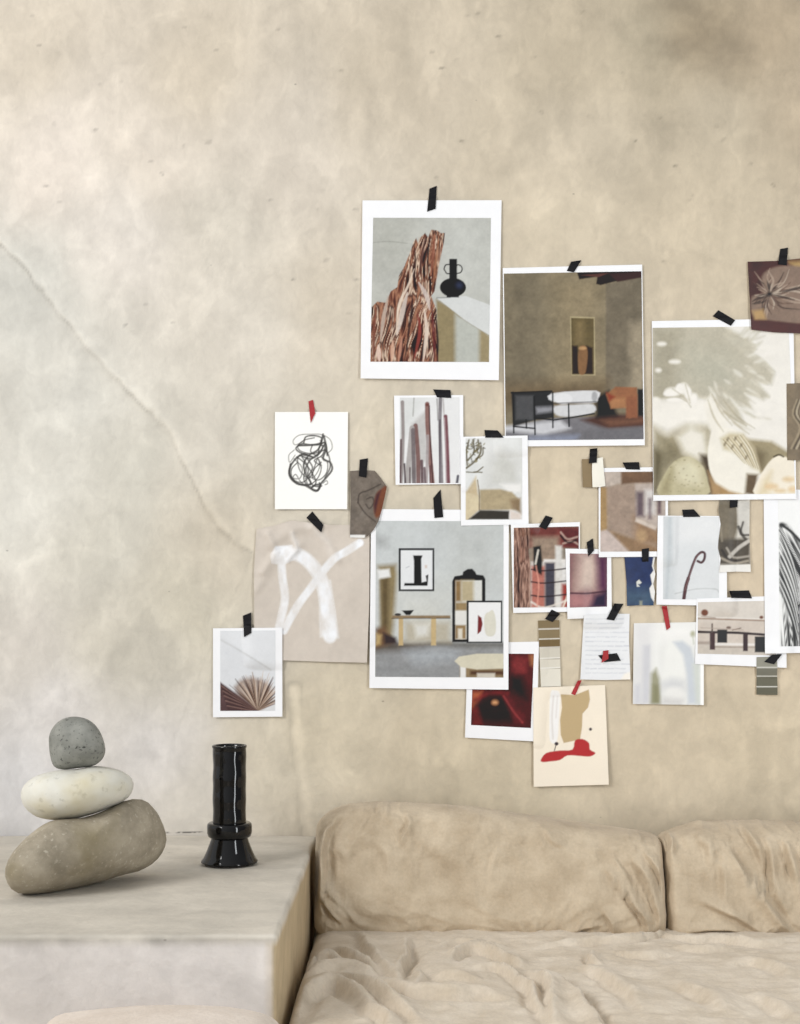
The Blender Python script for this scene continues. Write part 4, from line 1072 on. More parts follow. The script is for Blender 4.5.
def paint_packaging(x, y):
    p = Pic(x, y, (203, 193, 182)).zoom(190, 500, 4.21)
    p.cloud(.06, 30, 3)
    wcol = (240, 242, 246)
    p.line([(430, 145), (450, 200), (420, 240)], 5, (222, 216, 210), 4, .7); p.line([(500, 110), (570, 170), (600, 240)], 6, (216, 208, 200), 6, .6)
    p.poly([(340, 230), (360, 195), (430, 190), (440, 250), (390, 275), (345, 265)], wcol, 2, .95)
    p.line([(385, 262), (390, 330), (400, 410), (388, 480), (372, 550)], 7.5, wcol, 2)
    p.line([(400, 225), (455, 230), (505, 265), (550, 330), (572, 420), (586, 500), (590, 575)], 12.5, wcol, 3, .92)
    p.poly([(545, 360), (590, 340), (625, 580), (550, 575)], wcol, 4, .75)
    p.line([(715, 180), (660, 215), (610, 245), (560, 300), (505, 375), (450, 450), (395, 550)], 7.5, wcol, 2)
    base = lin((206, 197, 187)); k = np.clip(0.18 + 0.55 * (fbm(p.x / 9, p.y / 16, 4, 44) - .35) * 2, 0, .6)[..., None]
    p.c = p.c * (1 - k * (p.c[..., 2:] > lin((0, 0, 216))[2])) + base * k * (p.c[..., 2:] > lin((0, 0, 216))[2])
    p.cloud(.05, 5, 8)
    return p

def paint_palm(x, y):
    p = Pic(x, y, (226, 228, 232)).zoom(190, 500, 4.21)
    p.poly([(127, 570), (230, 640), (358, 720), (358, 890), (127, 890)], (220, 222, 226), 3)
    p.line([(132, 590), (220, 640), (340, 715)], 1.2, (196, 196, 196), 2, .9)
    p.poly([(358, 800), (358, 890), (290, 890)], (216, 216, 218), 3); p.cloud(.025, 12, 6)
    P = [(285, 888), (240, 850), (190, 820), (170, 770), (200, 735), (250, 722), (310, 735), (350, 770), (352, 830), (320, 870), (300, 888)]
    p.poly([(286 + (q[0] - 286) * .86, 886 + (q[1] - 886) * .86) for q in P], (158, 136, 120), 5, .8)
    rng = np.random.RandomState(5)
    for k in range(58):
        a = math.radians(196 + 142 * k / 57 + rng.uniform(-2, 2)); L = rng.uniform(120, 168) * (0.72 if k < 8 else 1) * (0.8 if k > 48 else 1)
        p.line([(286, 886), (286 + .5 * L * math.cos(a), 886 + .55 * L * math.sin(a)), (286 + L * math.cos(a) * .95, 886 + L * math.sin(a))], rng.uniform(.6, 1.5), [(92, 64, 50), (190, 166, 146), (120, 90, 72), (210, 190, 172), (76, 52, 44)][k % 5], .9, .9, taper=True)
    p.poly([(125, 765), (160, 790), (230, 840), (290, 890), (125, 890)], (104, 80, 80), 2)
    for k in range(16): p.line([(130 + 2 * k, 775 + 7 * k), (200 + 3 * k, 830 + 4 * k), (280, 888)], .9, [(64, 46, 50), (150, 120, 110), (88, 62, 60)][k % 3], .8, .8)
    return p

def paint_sticks(x, y):
    p = Pic(x, y, (230, 230, 230)).zoom(380, 380, 5)
    p.poly([(100, 90), (230, 90), (150, 240), (100, 300)], (216, 218, 216), 10); p.cloud(.03, 14, 2)
    p.poly([(155, 220), (230, 150), (235, 400), (150, 510)], (196, 194, 192), 4)
    for q, w_, c in [([(112, 110), (115, 300), (105, 515)], 3.4, (150, 140, 138)), ([(105, 300), (100, 515)], 2.2, (104, 82, 84)), ([(170, 90), (165, 180)], 1.0, (160, 158, 154)),
                     ([(178, 228), (190, 380), (192, 515)], 4.4, (128, 92, 88)), ([(160, 240), (145, 400), (135, 515)], 5, (172, 166, 164)), ([(165, 250), (168, 400), (170, 515)], 4, (120, 110, 112)),
                     ([(236, 120), (240, 260), (262, 515)], 4.6, (138, 96, 88)), ([(246, 130), (250, 260), (264, 515)], 1.4, (84, 52, 54)), ([(238, 280), (236, 400), (232, 515)], 3, (170, 160, 160)),
                     ([(302, 92), (300, 250), (308, 515)], 3.6, (130, 124, 128)), ([(285, 95), (290, 200)], 1.2, (150, 146, 146)), ([(316, 95), (322, 200)], 1.2, (176, 168, 168)), ([(300, 200), (298, 515)], 1.4, (84, 72, 80)),
                     ([(328, 182), (336, 340), (342, 515)], 3.8, (120, 58, 70)), ([(322, 190), (328, 340), (332, 515)], 1.2, (180, 160, 162)), ([(208, 405), (212, 515)], 3, (104, 78, 82)), ([(222, 440), (226, 515)], 2.4, (120, 100, 104)), ([(122, 420), (126, 515)], 2, (90, 74, 78)), ([(150, 440), (150, 515)], 1.6, (100, 84, 86)), ([(250, 430), (250, 515)], 1.2, (100, 60, 66)), ([(390, 480), (385, 515)], 2.6, (80, 78, 90))]:
        p.line(q, w_, c, 1.1, .92)
    p.ell(236, 124, 9, 7, (120, 72, 66), 1.5)
    return p

def paint_olive(x, y):
    p = Pic(x, y, (226, 227, 225)).zoom(380, 380, 5)
    p.poly([(540, 400), (600, 350), (660, 370), (705, 400), (705, 540), (520, 550)], (200, 199, 192), 18, .8); p.cloud(.07, 9, 4)
    p.poly([(600, 520), (705, 520), (705, 560), (640, 560)], (238, 236, 232), 4)
    p.poly([(430, 560), (480, 480), (500, 640), (440, 700), (428, 700)], (204, 186, 152), 3); p.poly([(430, 560), (492, 575), (494, 650), (440, 698), (428, 698)], (212, 196, 164), 2)
    p.poly([(498, 548), (600, 545), (660, 560), (700, 600), (690, 650), (498, 652)], (178, 162, 130), 2.5); p.cloud(.10, 4, 7, 1, np.clip((p.y - 488) / 4, 0, 1))
    p.poly([(500, 650), (648, 654), (645, 698), (440, 698)], (70, 66, 58), 2); p.poly([(650, 600), (702, 590), (705, 670), (660, 640)], (150, 128, 98), 4); p.poly([(650, 650), (705, 670), (705, 698), (650, 698)], (222, 206, 196), 3)
    p.line([(488, 500), (496, 570), (496, 650)], .9, (120, 104, 76), 1)
    for q, w_ in [([(432, 440), (470, 410), (500, 370), (505, 330)], 2.0), ([(432, 460), (480, 460), (515, 435)], 1.2), ([(440, 400), (470, 360), (465, 300)], 1.8), ([(470, 360), (495, 340), (490, 300)], 1.6), ([(432, 350), (445, 300)], 1.6), ([(480, 395), (512, 375), (515, 340)], 1.4), ([(470, 460), (510, 462)], 1.2), ([(436, 425), (432, 360)], 1.6)]: p.line(q, w_, (104, 94, 66), 1, .9)
    rng = np.random.RandomState(9)
    for k in range(46):
        a = rng.uniform(0, 6.28); cx, cy = 470 + rng.normal(0, 22), 345 + rng.normal(0, 32)
        if cx < 432: cx = 436
        p.ell(cx, cy, 8, 3.5, [(112, 102, 70), (150, 142, 108), (84, 74, 52)][k % 3], 1, .75, a)
    return p

def paint_studio(x, y):
    p = Pic(x, y, (198, 202, 202)).zoom(360, 480, 4.444)
    p.rect(380, 180, 640, 480, (192, 195, 193), 40); p.rect(160, 480, 420, 720, (202, 203, 198), 40); p.cloud(.07, 16, 3)
    p.poly([(68, 250), (120, 260), (120, 300), (68, 290)], (170, 172, 172), 10)
    p.poly([(80, 380), (160, 375), (165, 420), (150, 640), (140, 720), (90, 720)], (150, 134, 98), 6); p.poly([(95, 440), (128, 430), (125, 660), (100, 680)], (112, 96, 66), 5)
    p.poly([(75, 400), (130, 395), (135, 430), (80, 440)], (232, 232, 230), 3); p.poly([(68, 420), (80, 420), (80, 640), (68, 640)], (206, 208, 208), 3)
    p.poly([(66, 728), (420, 722), (640, 724), (640, 880), (66, 880)], (152, 153, 154), 3); p.poly([(66, 720), (400, 722), (220, 755), (66, 765)], (92, 80, 66), 8, .8); p.poly([(200, 760), (440, 750), (430, 800), (240, 820)], (168, 172, 176), 12)
    p.poly([(300, 720), (640, 722), (640, 745), (420, 748)], (112, 110, 104), 5, .7); p.cloud(.10, 8, 13, 2.0, np.clip((p.y - 643) / 3, 0, 1))
    p.poly([(68, 660), (110, 650), (150, 725), (68, 750)], (124, 96, 70), 5); p.poly([(105, 680), (160, 700), (165, 728), (110, 730)], (70, 56, 58), 4); p.poly([(70, 680), (95, 690), (90, 730), (70, 735)], (190, 164, 112), 4)
    p.rect(200, 630, 400, 722, (182, 172, 150), 8, .8); p.poly([(240, 640), (310, 640), (300, 690), (250, 700)], (214, 212, 204), 6)
    p.poly([(142, 602), (400, 602), (402, 613), (142, 614)], (150, 128, 98), 1.2); p.rect(172, 612, 192, 735, (196, 172, 126), 1.2); p.rect(316, 612, 338, 735, (198, 174, 128), 1.2); p.line([(142, 615), (400, 614)], .8, (84, 70, 52), 1)
    p.poly([(186, 580), (240, 578), (222, 600), (205, 600)], (34, 34, 38), 1); p.ell(168, 598, 14, 6, (70, 66, 64), 1)
    p.rect(172, 303, 330, 494, (34, 34, 38)); p.rect(181, 312, 322, 486, (228, 230, 232))
    p.poly([(236, 335), (278, 335), (272, 352), (274, 455), (296, 450), (292, 425), (304, 420), (300, 470), (196, 470), (198, 458), (240, 458), (240, 360)], (28, 28, 30), 1); p.rect(288, 378, 298, 392, (206, 190, 180), 1.5); p.line([(205, 390), (218, 384)], .8, (180, 184, 190), 1)
    p.poly([(410, 720), (410, 450), (420, 428), (456, 422), (458, 408), (478, 396), (498, 394), (512, 408), (518, 420), (548, 424), (557, 440), (557, 720)], (34, 33, 36), 1); p.rect(424, 446, 542, 708, (214, 214, 208))
    p.rect(424, 446, 450, 540, (150, 122, 80), 3); p.rect(450, 446, 505, 540, (186, 172, 140), 4); p.rect(424, 580, 470, 640, (224, 222, 216), 2); p.rect(424, 545, 475, 580, (156, 134, 96), 2); p.rect(424, 645, 470, 706, (150, 124, 84), 2); p.rect(435, 660, 455, 706, (214, 206, 190), 2)
    p.rect(474, 536, 632, 724, (36, 35, 40)); p.rect(483, 544, 626, 718, (236, 236, 236))
    p.poly([(524, 600), (540, 612), (545, 640), (538, 672), (522, 686)], (132, 46, 48), 1); p.poly([(555, 600), (575, 585), (590, 578), (602, 610), (604, 670), (590, 694), (562, 690), (552, 650)], (216, 212, 196), 1.2, 1, 3)
    p.poly([(445, 830), (640, 830), (640, 880), (445, 880)], (150, 130, 98), 3); p.rect(446, 820, 470, 880, (230, 228, 224), 1.5); p.rect(490, 848, 640, 866, (96, 66, 44), 3); p.rect(520, 858, 600, 880, (206, 198, 184), 2)
    p.poly([(420, 805), (440, 785), (520, 772), (640, 772), (640, 838), (520, 842), (450, 832)], (212, 204, 182), 1.2, 1, 0)
    return p

def paint_bark_collage(x, y):
    p = Pic(x, y, (150, 140, 126)).zoom(500, 440, 4.444)
    p.rect(130, 385, 360, 480, (128, 68, 62), 3); p.rect(140, 430, 260, 540, (156, 136, 118), 6); p.poly([(260, 390), (350, 400), (350, 480), (290, 470)], (110, 48, 50), 4); p.cloud(.25, 7, 6)
    for q in [[(270, 410), (300, 440), (345, 430)], [(280, 460), (320, 450), (350, 465)]]: p.line(q, 1.8, (196, 170, 156), 1.4, .8); p.line([(270, 425), (300, 455), (340, 445)], 1.5, (52, 26, 34), 1.4, .8)
    p.grain([(58, 388), (130, 388), (128, 500), (140, 600), (138, 760), (58, 760)], [(70, 46, 42), (142, 108, 94), (186, 150, 132), (104, 72, 62), (166, 126, 108)], 3.0, 86, 7, 8, bend=1)
    p.rect(136, 540, 330, 760, (206, 196, 188), 2)
    p.rect(195, 530, 330, 545, (224, 218, 212), 2)
    p.rect(140, 560, 200, 745, (186, 118, 104), 3); p.rect(200, 545, 245, 745, (80, 78, 90), 3); p.rect(246, 470, 275, 745, (214, 210, 204), 3); p.rect(275, 545, 330, 640, (222, 218, 214), 2); p.rect(275, 640, 330, 745, (168, 72, 62), 4)
    p.poly([(148, 475), (180, 470), (188, 540), (185, 600), (150, 580)], (40, 40, 40), 2); p.line([(170, 490), (158, 550)], 2.0, (206, 200, 188), 1.2)
    for yy in (575, 630, 690): p.line([(140, yy), (200, yy + 6), (330, yy - 8)], 1.5, (54, 42, 50), 1, .85)
    p.line([(140, 720), (200, 745), (330, 700)], 2.0, (226, 216, 206), 1.4, .8); p.line([(160, 560), (172, 640), (165, 740)], 1.4, (228, 160, 140), 1.5, .8); p.line([(300, 690), (280, 745)], 1.6, (230, 214, 196), 1.4)
    p.cloud(.12, 3, 9)
    return p

def paint_purple_stone(x, y):
    p = Pic(x, y, (146, 104, 112)).zoom(500, 440, 4.444)
    p.poly([(310, 500), (350, 505), (345, 670), (310, 680)], (150, 116, 112), 10); p.poly([(355, 510), (420, 505), (440, 560), (425, 665), (340, 670), (345, 600)], (208, 186, 172), 14); p.poly([(430, 510), (478, 520), (478, 680), (440, 660)], (96, 48, 86), 10)
    p.poly([(308, 685), (440, 680), (400, 745), (308, 745)], (178, 128, 128), 8); p.poly([(420, 690), (478, 670), (478, 748), (400, 748)], (54, 40, 74), 8); p.line([(308, 680), (380, 682), (440, 676), (478, 672)], 1.6, (74, 38, 60), 1.3, .9)
    p.cloud(.06, 6, 3)
    return p

def paint_corridor(x, y):
    p = Pic(x, y, (170, 152, 134)).zoom(500, 440, 4.444)
    p.poly([(440, 135), (540, 140), (540, 190), (480, 210), (440, 210)], (190, 176, 164), 3); p.poly([(538, 140), (700, 140), (700, 190), (600, 192), (540, 196)], (124, 96, 72), 3)
    p.poly([(442, 205), (476, 212), (478, 400), (442, 420)], (172, 142, 96), 3); p.poly([(476, 212), (610, 195), (615, 440), (480, 400)], (166, 146, 130), 4)
    p.poly([(442, 405), (480, 398), (580, 500), (442, 500)], (196, 180, 172), 3); p.poly([(482, 400), (760, 500), (580, 500)], (150, 122, 92), 4); p.poly([(600, 340), (700, 400), (760, 470), (600, 460)], (158, 128, 98), 10); p.ell(630, 425, 22, 26, (184, 154, 116), 5)
    p.poly([(600, 195), (760, 190), (760, 380), (690, 385), (605, 345)], (186, 172, 162), 3); p.rect(606, 230, 640, 340, (92, 74, 88), 5, .85); p.rect(645, 220, 690, 330, (206, 200, 196), 5); p.rect(660, 260, 672, 350, (120, 104, 108), 4); p.rect(700, 230, 716, 330, (116, 96, 100), 3); p.poly([(605, 345), (700, 385), (690, 400), (600, 362)], (204, 190, 178), 2)
    p.cloud(.14, 4, 5)
    return p

def paint_blue(x, y):
    p = Pic(x, y, (48, 66, 108)).zoom(500, 440, 4.444)
    p.rect(550, 660, 700, 745, (74, 98, 122), 14); p.cloud(.16, 5, 4)
    p.poly([(606, 630), (618, 620), (630, 634), (622, 640), (612, 640), (622, 652), (608, 652)], (218, 218, 210), .9); p.rect(620, 715, 632, 742, (176, 176, 150), 2, .7)
    p.poly([(682, 520), (700, 520), (700, 745), (672, 700), (664, 660), (676, 640), (668, 600), (682, 580), (676, 560)], (238, 236, 232), 1)
    return p

def paint_curl(x, y):
    p = Pic(x, y, (219, 222, 224)).zoom(640, 480, 4.267)
    p.rect(98, 155, 150, 515, (206, 211, 214), 6); p.line([(128, 160), (122, 360), (112, 510)], 2.4, (188, 194, 198), 4, .8); p.line([(150, 160), (146, 350)], 1.2, (228, 230, 232), 3); p.rect(160, 150, 340, 260, (230, 231, 232), 14)
    p.line([(150, 485), (240, 465), (320, 465), (338, 480)], .9, (186, 188, 188), 1.4); p.cloud(.02, 10, 3)
    p.line([(188, 510), (198, 450), (214, 395), (230, 350), (242, 325), (262, 308), (276, 314), (274, 338), (262, 352), (246, 346)], 2.5, (92, 62, 66), .9); p.line([(186, 512), (195, 455), (206, 420)], 3.4, (96, 58, 62), .9)
    p.line([(192, 470), (216, 395), (240, 330), (262, 312)], .8, (150, 118, 118), .9, .7)
    return p

def paint_torn_glass(x, y):
    p = Pic(x, y, (206, 200, 188)).zoom(640, 480, 4.267)
    p.poly([(330, 80), (415, 80), (420, 200), (400, 270), (330, 280)], (128, 118, 100), 4); p.poly([(415, 88), (470, 88), (470, 240), (420, 240)], (204, 200, 192), 3)
    p.poly([(330, 250), (470, 250), (470, 360), (330, 362)], (92, 84, 72), 4); p.cloud(.12, 6, 5)
    for q, w_, c in [([(420, 200), (440, 240), (470, 270)], 3, (70, 64, 56)), ([(440, 180), (430, 230), (470, 235)], 2, (60, 52, 46)), ([(380, 330), (420, 290), (465, 260)], 3.6, (206, 200, 190)), ([(350, 300), (380, 340), (440, 350)], 2.6, (60, 52, 46)), ([(370, 290), (400, 330), (465, 325)], 2, (180, 172, 160)), ([(340, 330), (400, 355), (460, 345)], 2.4, (176, 166, 150)), ([(345, 200), (350, 260)], 2, (150, 140, 122))]: p.line(q, w_, c, 1.6, .85)
    p.poly([(336, 364), (472, 360), (476, 396), (336, 396)], (238, 234, 226), .9)
    return p

def paint_bench(x, y):
    p = Pic(x, y, (214, 204, 194)).zoom(640, 480, 4.267)
    p.rect(240, 600, 600, 700, (206, 194, 182), 5); p.rect(240, 700, 600, 750, (200, 190, 178), 6); p.cloud(.04, 12, 3)
    p.line([(245, 590), (600, 602)], 2.0, (168, 148, 132), 1.2, 1, 0); p.line([(245, 584), (600, 596)], 1.0, (232, 224, 214), 1.2, 1, 0)
    p.ell(276, 566, 15, 14, (128, 78, 54), 1.5); p.ell(518, 586, 8, 7, (120, 76, 54), 1.5); p.line([(262, 582), (320, 588)], .9, (150, 130, 114), 1.4, .8)
    p.line([(310, 700), (530, 703)], 2.2, (232, 224, 216), 1.4, 1, 0); p.line([(310, 712), (530, 714)], 1.2, (150, 132, 118), 1.6, .8, 0)
    p.line([(248, 648), (420, 652), (530, 660)], 2.4, (58, 40, 42), 1, 1, 0); p.rect(298, 650, 320, 724, (76, 44, 46), 1); p.rect(440, 655, 460, 730, (66, 40, 44), 1); p.rect(330, 638, 372, 694, (34, 28, 32), 1.2); p.rect(490, 668, 540, 735, (30, 28, 34), 1.2)
    p.line([(308, 615), (308, 648)], 1.6, (96, 82, 72), 1); p.ell(378, 630, 10, 6, (120, 100, 90), 1.6); p.line([(395, 640), (430, 632)], 1.0, (130, 112, 100), 1); p.line([(260, 630), (440, 640)], .8, (176, 160, 148), 1.4, .8)
    p.rect(245, 690, 300, 700, (140, 120, 108), 3, .7)
    return p

def paint_arches(x, y):
    p = Pic(x, y, (226, 226, 223)).zoom(570, 580, 5.333)
    p.rect(335, 222, 690, 330, (238, 237, 234), 20); p.rect(340, 225, 440, 660, (222, 221, 221), 12)
    p.poly([(390, 350), (428, 345), (425, 600), (420, 660), (385, 660)], (206, 206, 210), 4); p.poly([(345, 560), (375, 555), (380, 660), (340, 660)], (208, 208, 212), 5)
    p.rect(445, 320, 475, 500, (236, 236, 233), 8); p.poly([(432, 500), (460, 470), (482, 540), (482, 660), (428, 660)], (158, 156, 132), 5); p.poly([(445, 560), (470, 560), (478, 660), (440, 660)], (136, 134, 104), 6)
    p.poly([(490, 540), (500, 380), (540, 330), (590, 370), (610, 450), (615, 540), (560, 530)], (234, 234, 230), 6); p.poly([(550, 330), (600, 325), (645, 360), (668, 440), (690, 660), (630, 660), (622, 500), (604, 400)], (200, 205, 211), 4); p.poly([(655, 450), (695, 440), (697, 660), (672, 660)], (206, 210, 204), 5)
    p.poly([(490, 550), (540, 525), (610, 540), (610, 585), (500, 600)], (208, 209, 210), 10); p.ell(552, 606, 56, 36, (230, 229, 226), 6); p.poly([(500, 630), (600, 640), (590, 662), (490, 662)], (204, 202, 200), 8)
    p.rect(696, 440, 716, 668, (246, 246, 244), 1.2); p.ell(655, 288, 13, 16, (176, 176, 152), 3); p.line([(655, 300), (660, 340)], 1.2, (196, 198, 186), 2)
    p.cloud(.02, 10, 5)
    return p

def paint_notes(x, y):
    p = Pic(x, y, (229, 230, 232)).zoom(570, 580, 5.333)
    p.cloud(.03, 8, 2)
    rng = np.random.RandomState(2)
    for k in range(13):
        yy = 208 + 24 * k; x = 84
        while x < 300 - rng.uniform(0, 40):
            L = rng.uniform(12, 46); p.line([(x, yy + rng.uniform(-1.5, 1.5)), (x + L, yy + rng.uniform(-1.5, 1.5))], rng.uniform(.6, 1.1), (184, 187, 196), 1.2, rng.uniform(.35, .8), 0); x += L + rng.uniform(5, 12)
    p.poly([(290, 500), (325, 490), (325, 535), (270, 535)], (240, 234, 224), 3)
    return p

def paint_swatch_brown(x, y):
    p = Pic(x, y, (128, 112, 84)).zoom(450, 600, 4)
    for y0, y1, c in [(120, 156, (134, 118, 90)), (158, 190, (116, 98, 68)), (192, 234, (204, 198, 184)), (236, 272, (214, 208, 194)), (274, 350, (222, 217, 204))]: p.rect(345, y0, 450, y1, c, .6)
    for yy in (117, 157, 191, 234, 273): p.line([(345, yy), (450, yy - 3)], .9, (238, 236, 230), .7, .9, 0)
    return p

def paint_swatch_grey(x, y):
    p = Pic(x, y, (146, 144, 132)).zoom(640, 480, 4.267)
    for y0, y1, c in [(800, 836, (118, 116, 104)), (838, 880, (106, 104, 90)), (882, 930, (100, 98, 84))]: p.rect(490, y0, 595, y1, c, .6)
    for yy in (800, 837, 882): p.line([(490, yy), (595, yy)], .9, (226, 224, 216), .7, .95, 0)
    return p

def paint_crimson(x, y):
    p = Pic(x, y, (88, 22, 28)).zoom(450, 600, 4)
    p.rect(230, 210, 340, 350, (104, 30, 36), 8); p.poly([(270, 225), (310, 235), (305, 290), (260, 300), (245, 250)], (140, 52, 54), 5); p.poly([(240, 300), (290, 310), (310, 400), (240, 360)], (36, 14, 22), 8); p.poly([(318, 220), (340, 215), (340, 270), (322, 260)], (186, 130, 82), 5, .7)
    p.poly([(85, 365), (130, 365), (110, 420), (85, 440)], (170, 92, 56), 5); p.poly([(100, 420), (150, 385), (210, 380), (260, 430), (240, 490), (130, 490)], (44, 12, 20), 9); p.poly([(210, 380), (230, 380), (300, 470), (300, 505), (260, 490)], (112, 36, 42), 5); p.line([(215, 385), (250, 440), (290, 490)], 1.6, (170, 72, 72), 2, .8)
    p.ell(180, 410, 12, 9, (206, 152, 104), 4); p.poly([(88, 440), (110, 430), (130, 500), (90, 500)], (120, 34, 32), 5); p.line([(100, 400), (160, 372), (230, 372)], 3, (140, 40, 44), 4, .7)
    p.cloud(.25, 5, 6)
    return p

def paint_gesture(x, y):
    p = Pic(x, y, (241, 230, 212)).zoom(450, 600, 4)
    p.cloud(.02, 12, 3)
    p.poly([(402, 372), (420, 362), (440, 376), (436, 470), (428, 565), (400, 562), (398, 470)], (240, 238, 236), 1.5, 1, 3); p.line([(414, 385), (408, 470), (412, 555)], 1.4, (212, 206, 200), 2, .8); p.line([(430, 385), (424, 470)], 1.0, (216, 210, 204), 2, .8)
    p.poly([(443, 377), (500, 380), (555, 358), (560, 398), (552, 430), (530, 455), (528, 510), (520, 558), (455, 572), (443, 540), (440, 480), (448, 430)], (190, 167, 128), .9)
    p.poly([(363, 640), (385, 612), (440, 602), (490, 598), (500, 562), (530, 556), (556, 572), (560, 598), (582, 612), (560, 626), (520, 624), (470, 622), (440, 640), (400, 646), (370, 648)], (178, 52, 54), .9, 1, 3)
    p.ell(426, 575, 8, 7, (60, 50, 56), .9); p.line([(424, 580), (418, 602)], .9, (60, 50, 56), .8, 1, 0); p.ell(562, 517, 6, 6, (70, 62, 66), 1)
    return p

R = lambda o, s_, pts: Z(o[0], o[1], s_, pts)
PG = 'prints and drawings taped to the wall'

# -- lowest layer
def bag_crease(x, y):
    h = 0.0
    for P, A, wd in [([(270, 545), (290, 530), (330, 522)], .004, 6), ([(292, 533), (297, 550), (288, 560)], .004, 3), ([(268, 535), (276, 552), (262, 572)], .005, 4), ([(256, 590), (276, 560), (300, 545)], .003, 5),
                     ([(312, 528), (330, 545), (338, 560)], .003, 4), ([(255, 640), (310, 615), (368, 640)], .0018, 12), ([(330, 660), (345, 600), (366, 560)], .0015, 10)]:
        d, sg, t = line_sd(P, x, y); h = h + A * np.exp(-(d / wd) ** 2)
    return h + .0015 * (fbm(x / 18, y / 18, 3, 3))
sheet('paper_sheet', 'large crumpled greige paper sheet with broad white brush strokes crossing', 'paper sheet',
      ([(256.5, 529), (272, 526), (292, 520.5), (312, 523), (332, 525), (369.5, 525)], [(369.5, 525), (369.3, 600), (367, 662.7)], [(254.5, 658), (282.6, 660.3), (330, 662), (367, 662.7)], [(256.5, 529), (254, 570), (254.5, 658)]),
      paint_packaging, top=.002, bot=.006, curl=.003, seed=2, crease=bag_crease)
tape(R((190, 500), 4.21, [(490, 75), (515, 48), (562, 105), (553, 137)]), 'black tape strip on the top edge of the crumpled greige sheet with white strokes')

sheet('photo_print', 'small photo print of a dried palm fan on pale sand, white border', 'photo print', [(213, 628.3), (282.2, 627.6), (282.4, 716.6), (213, 717.3)],
      paint_palm, pic=[(220.2, 630.8), (275.4, 630.4), (275.2, 710.7), (220.2, 711)], top=.003, bot=.007, seed=3)
tape(R((190, 500), 4.21, [(223, 487), (258, 473), (258, 560), (227, 577)]), 'black tape strip on the palm fan print above the black vase')

sheet('photo_print', 'photo print of weathered driftwood beside a round black vase, wide white border', 'photo print', [(362.5, 200.4), (501.6, 200.2), (498.8, 380.2), (360.6, 378.4)],
      paint_driftwood, pic=[(373.2, 217.7), (490.9, 217.9), (489, 362), (370.4, 361.7)], top=.003, bot=.008, curl=.002, seed=4)
tape(R((340, 170), 4.444, [(398, 83), (430, 70), (425, 172), (387, 185)]), 'black tape strip holding the driftwood and black vase print, top of the collage')

sheet('photo_print', 'photo print of an olive-walled lounge with wall niche and orange armchair', 'photo print', [(502.7, 268), (642.2, 264.5), (644.8, 445.3), (505, 446.6)],
      paint_lounge, pic=[(503.8, 273.6), (641.4, 271.2), (643.6, 439.2), (505.8, 440.4)], top=.003, bot=.006, seed=5)
tape(R((490, 250), 4.706, [(382, 55), (430, 48), (395, 105), (362, 98)]), 'black tape strip on the top edge of the olive-walled lounge print')

sheet('drawing', 'tangled black scribble drawing on white paper', 'drawing', [(274.9, 411.9), (348, 411.9), (347.2, 509.2), (274.9, 509.2)], paint_scribble, top=.003, bot=.006, seed=6)
tape(R((260, 380), 5.714, [(277, 122), (303, 113), (316, 190), (290, 245)]) , 'red tape strip on the top edge of the scribble drawing', M_RED)

sheet('photo_print', 'narrow photo print of upright brownish sticks on white', 'photo print', [(394, 395.6), (463.2, 395), (463.4, 484), (395.6, 484.8)],
      paint_sticks, pic=[(399.8, 397.6), (459.4, 397.2), (459.6, 483), (399.6, 483.2)], top=.003, bot=.006, seed=7)
tape(R((380, 380), 5, [(266, 47), (352, 50), (356, 90), (285, 86)]), 'black tape strip on the print of upright sticks')

sheet('photo_print', 'crimson photo print of dark glossy red forms, half hidden below the studio print', 'photo print', [(468, 643), (539, 641.5), (536.5, 741.5), (465, 737.5)],
      paint_crimson, pic=[(473.5, 653.5), (533.9, 653.8), (530.8, 728), (471, 725)], top=.002, bot=.006, curl=.002, seed=8)

sheet('photo_print', 'photo print of an art-filled studio with mirror, bench and framed pictures', 'photo print', [(371.2, 509), (508.8, 510), (508.4, 689.7), (369.4, 688)],
      paint_studio, pic=[(376, 520.8), (503.5, 521.2), (503.4, 677.6), (375.1, 676.8)], top=.003, bot=.008, curl=.002, seed=9)
tape(R((360, 480), 4.444, [(326, 80), (358, 42), (370, 165), (331, 169)]), 'black tape strip on the top border of the studio print')

sheet('photo_print', 'torn grey stone photograph with an orange patch at its ragged right edge', 'torn photo',
      ([(350, 471), (362, 470.2), (374.6, 470.6)], [(374.6, 470.6), (380.8, 478), (386.9, 486.8), (384.9, 496), (382, 509), (378.6, 521), (373.6, 530), (368, 536)], [(350, 537.5), (364, 537.8), (368, 536)], [(350, 471), (350.6, 500), (350, 537.5)]),
      paint_torn_stone, top=.003, bot=.006, curl=.003, seed=10, pmat=M_INK)
tape(R((260, 380), 5.714, [(570, 455), (617, 447), (608, 558), (565, 550)]), 'black tape strip on the torn grey stone photograph')

sheet('photo_print', 'photo print of a bare olive tree beside a beige sofa, small with white border', 'photo print', [(460.6, 436.8), (527.6, 435.4), (528.6, 524.4), (461, 525.6)],
      paint_olive, pic=[(465.6, 438.4), (522, 438), (522.2, 519.4), (465.6, 519.8)], top=.003, bot=.006, seed=11)
tape(R((380, 380), 5, [(522, 250), (588, 252), (619, 288), (527, 288)]), 'black tape strip on the olive tree print')

sheet('photo_print', 'reddish photo print of tree bark, ropes and striped folds', 'photo print', [(510.8, 524.4), (579.9, 522), (579.9, 611.5), (513.2, 613)],
      paint_bark_collage, pic=[(513.8, 527.8), (578.8, 526.4), (578.6, 607.2), (513.8, 607.6)], top=.003, bot=.005, seed=12)
tape(R((500, 440), 4.444, [(203, 335), (235, 345), (205, 398), (173, 385)]), 'black tape strip on the reddish tree bark print')

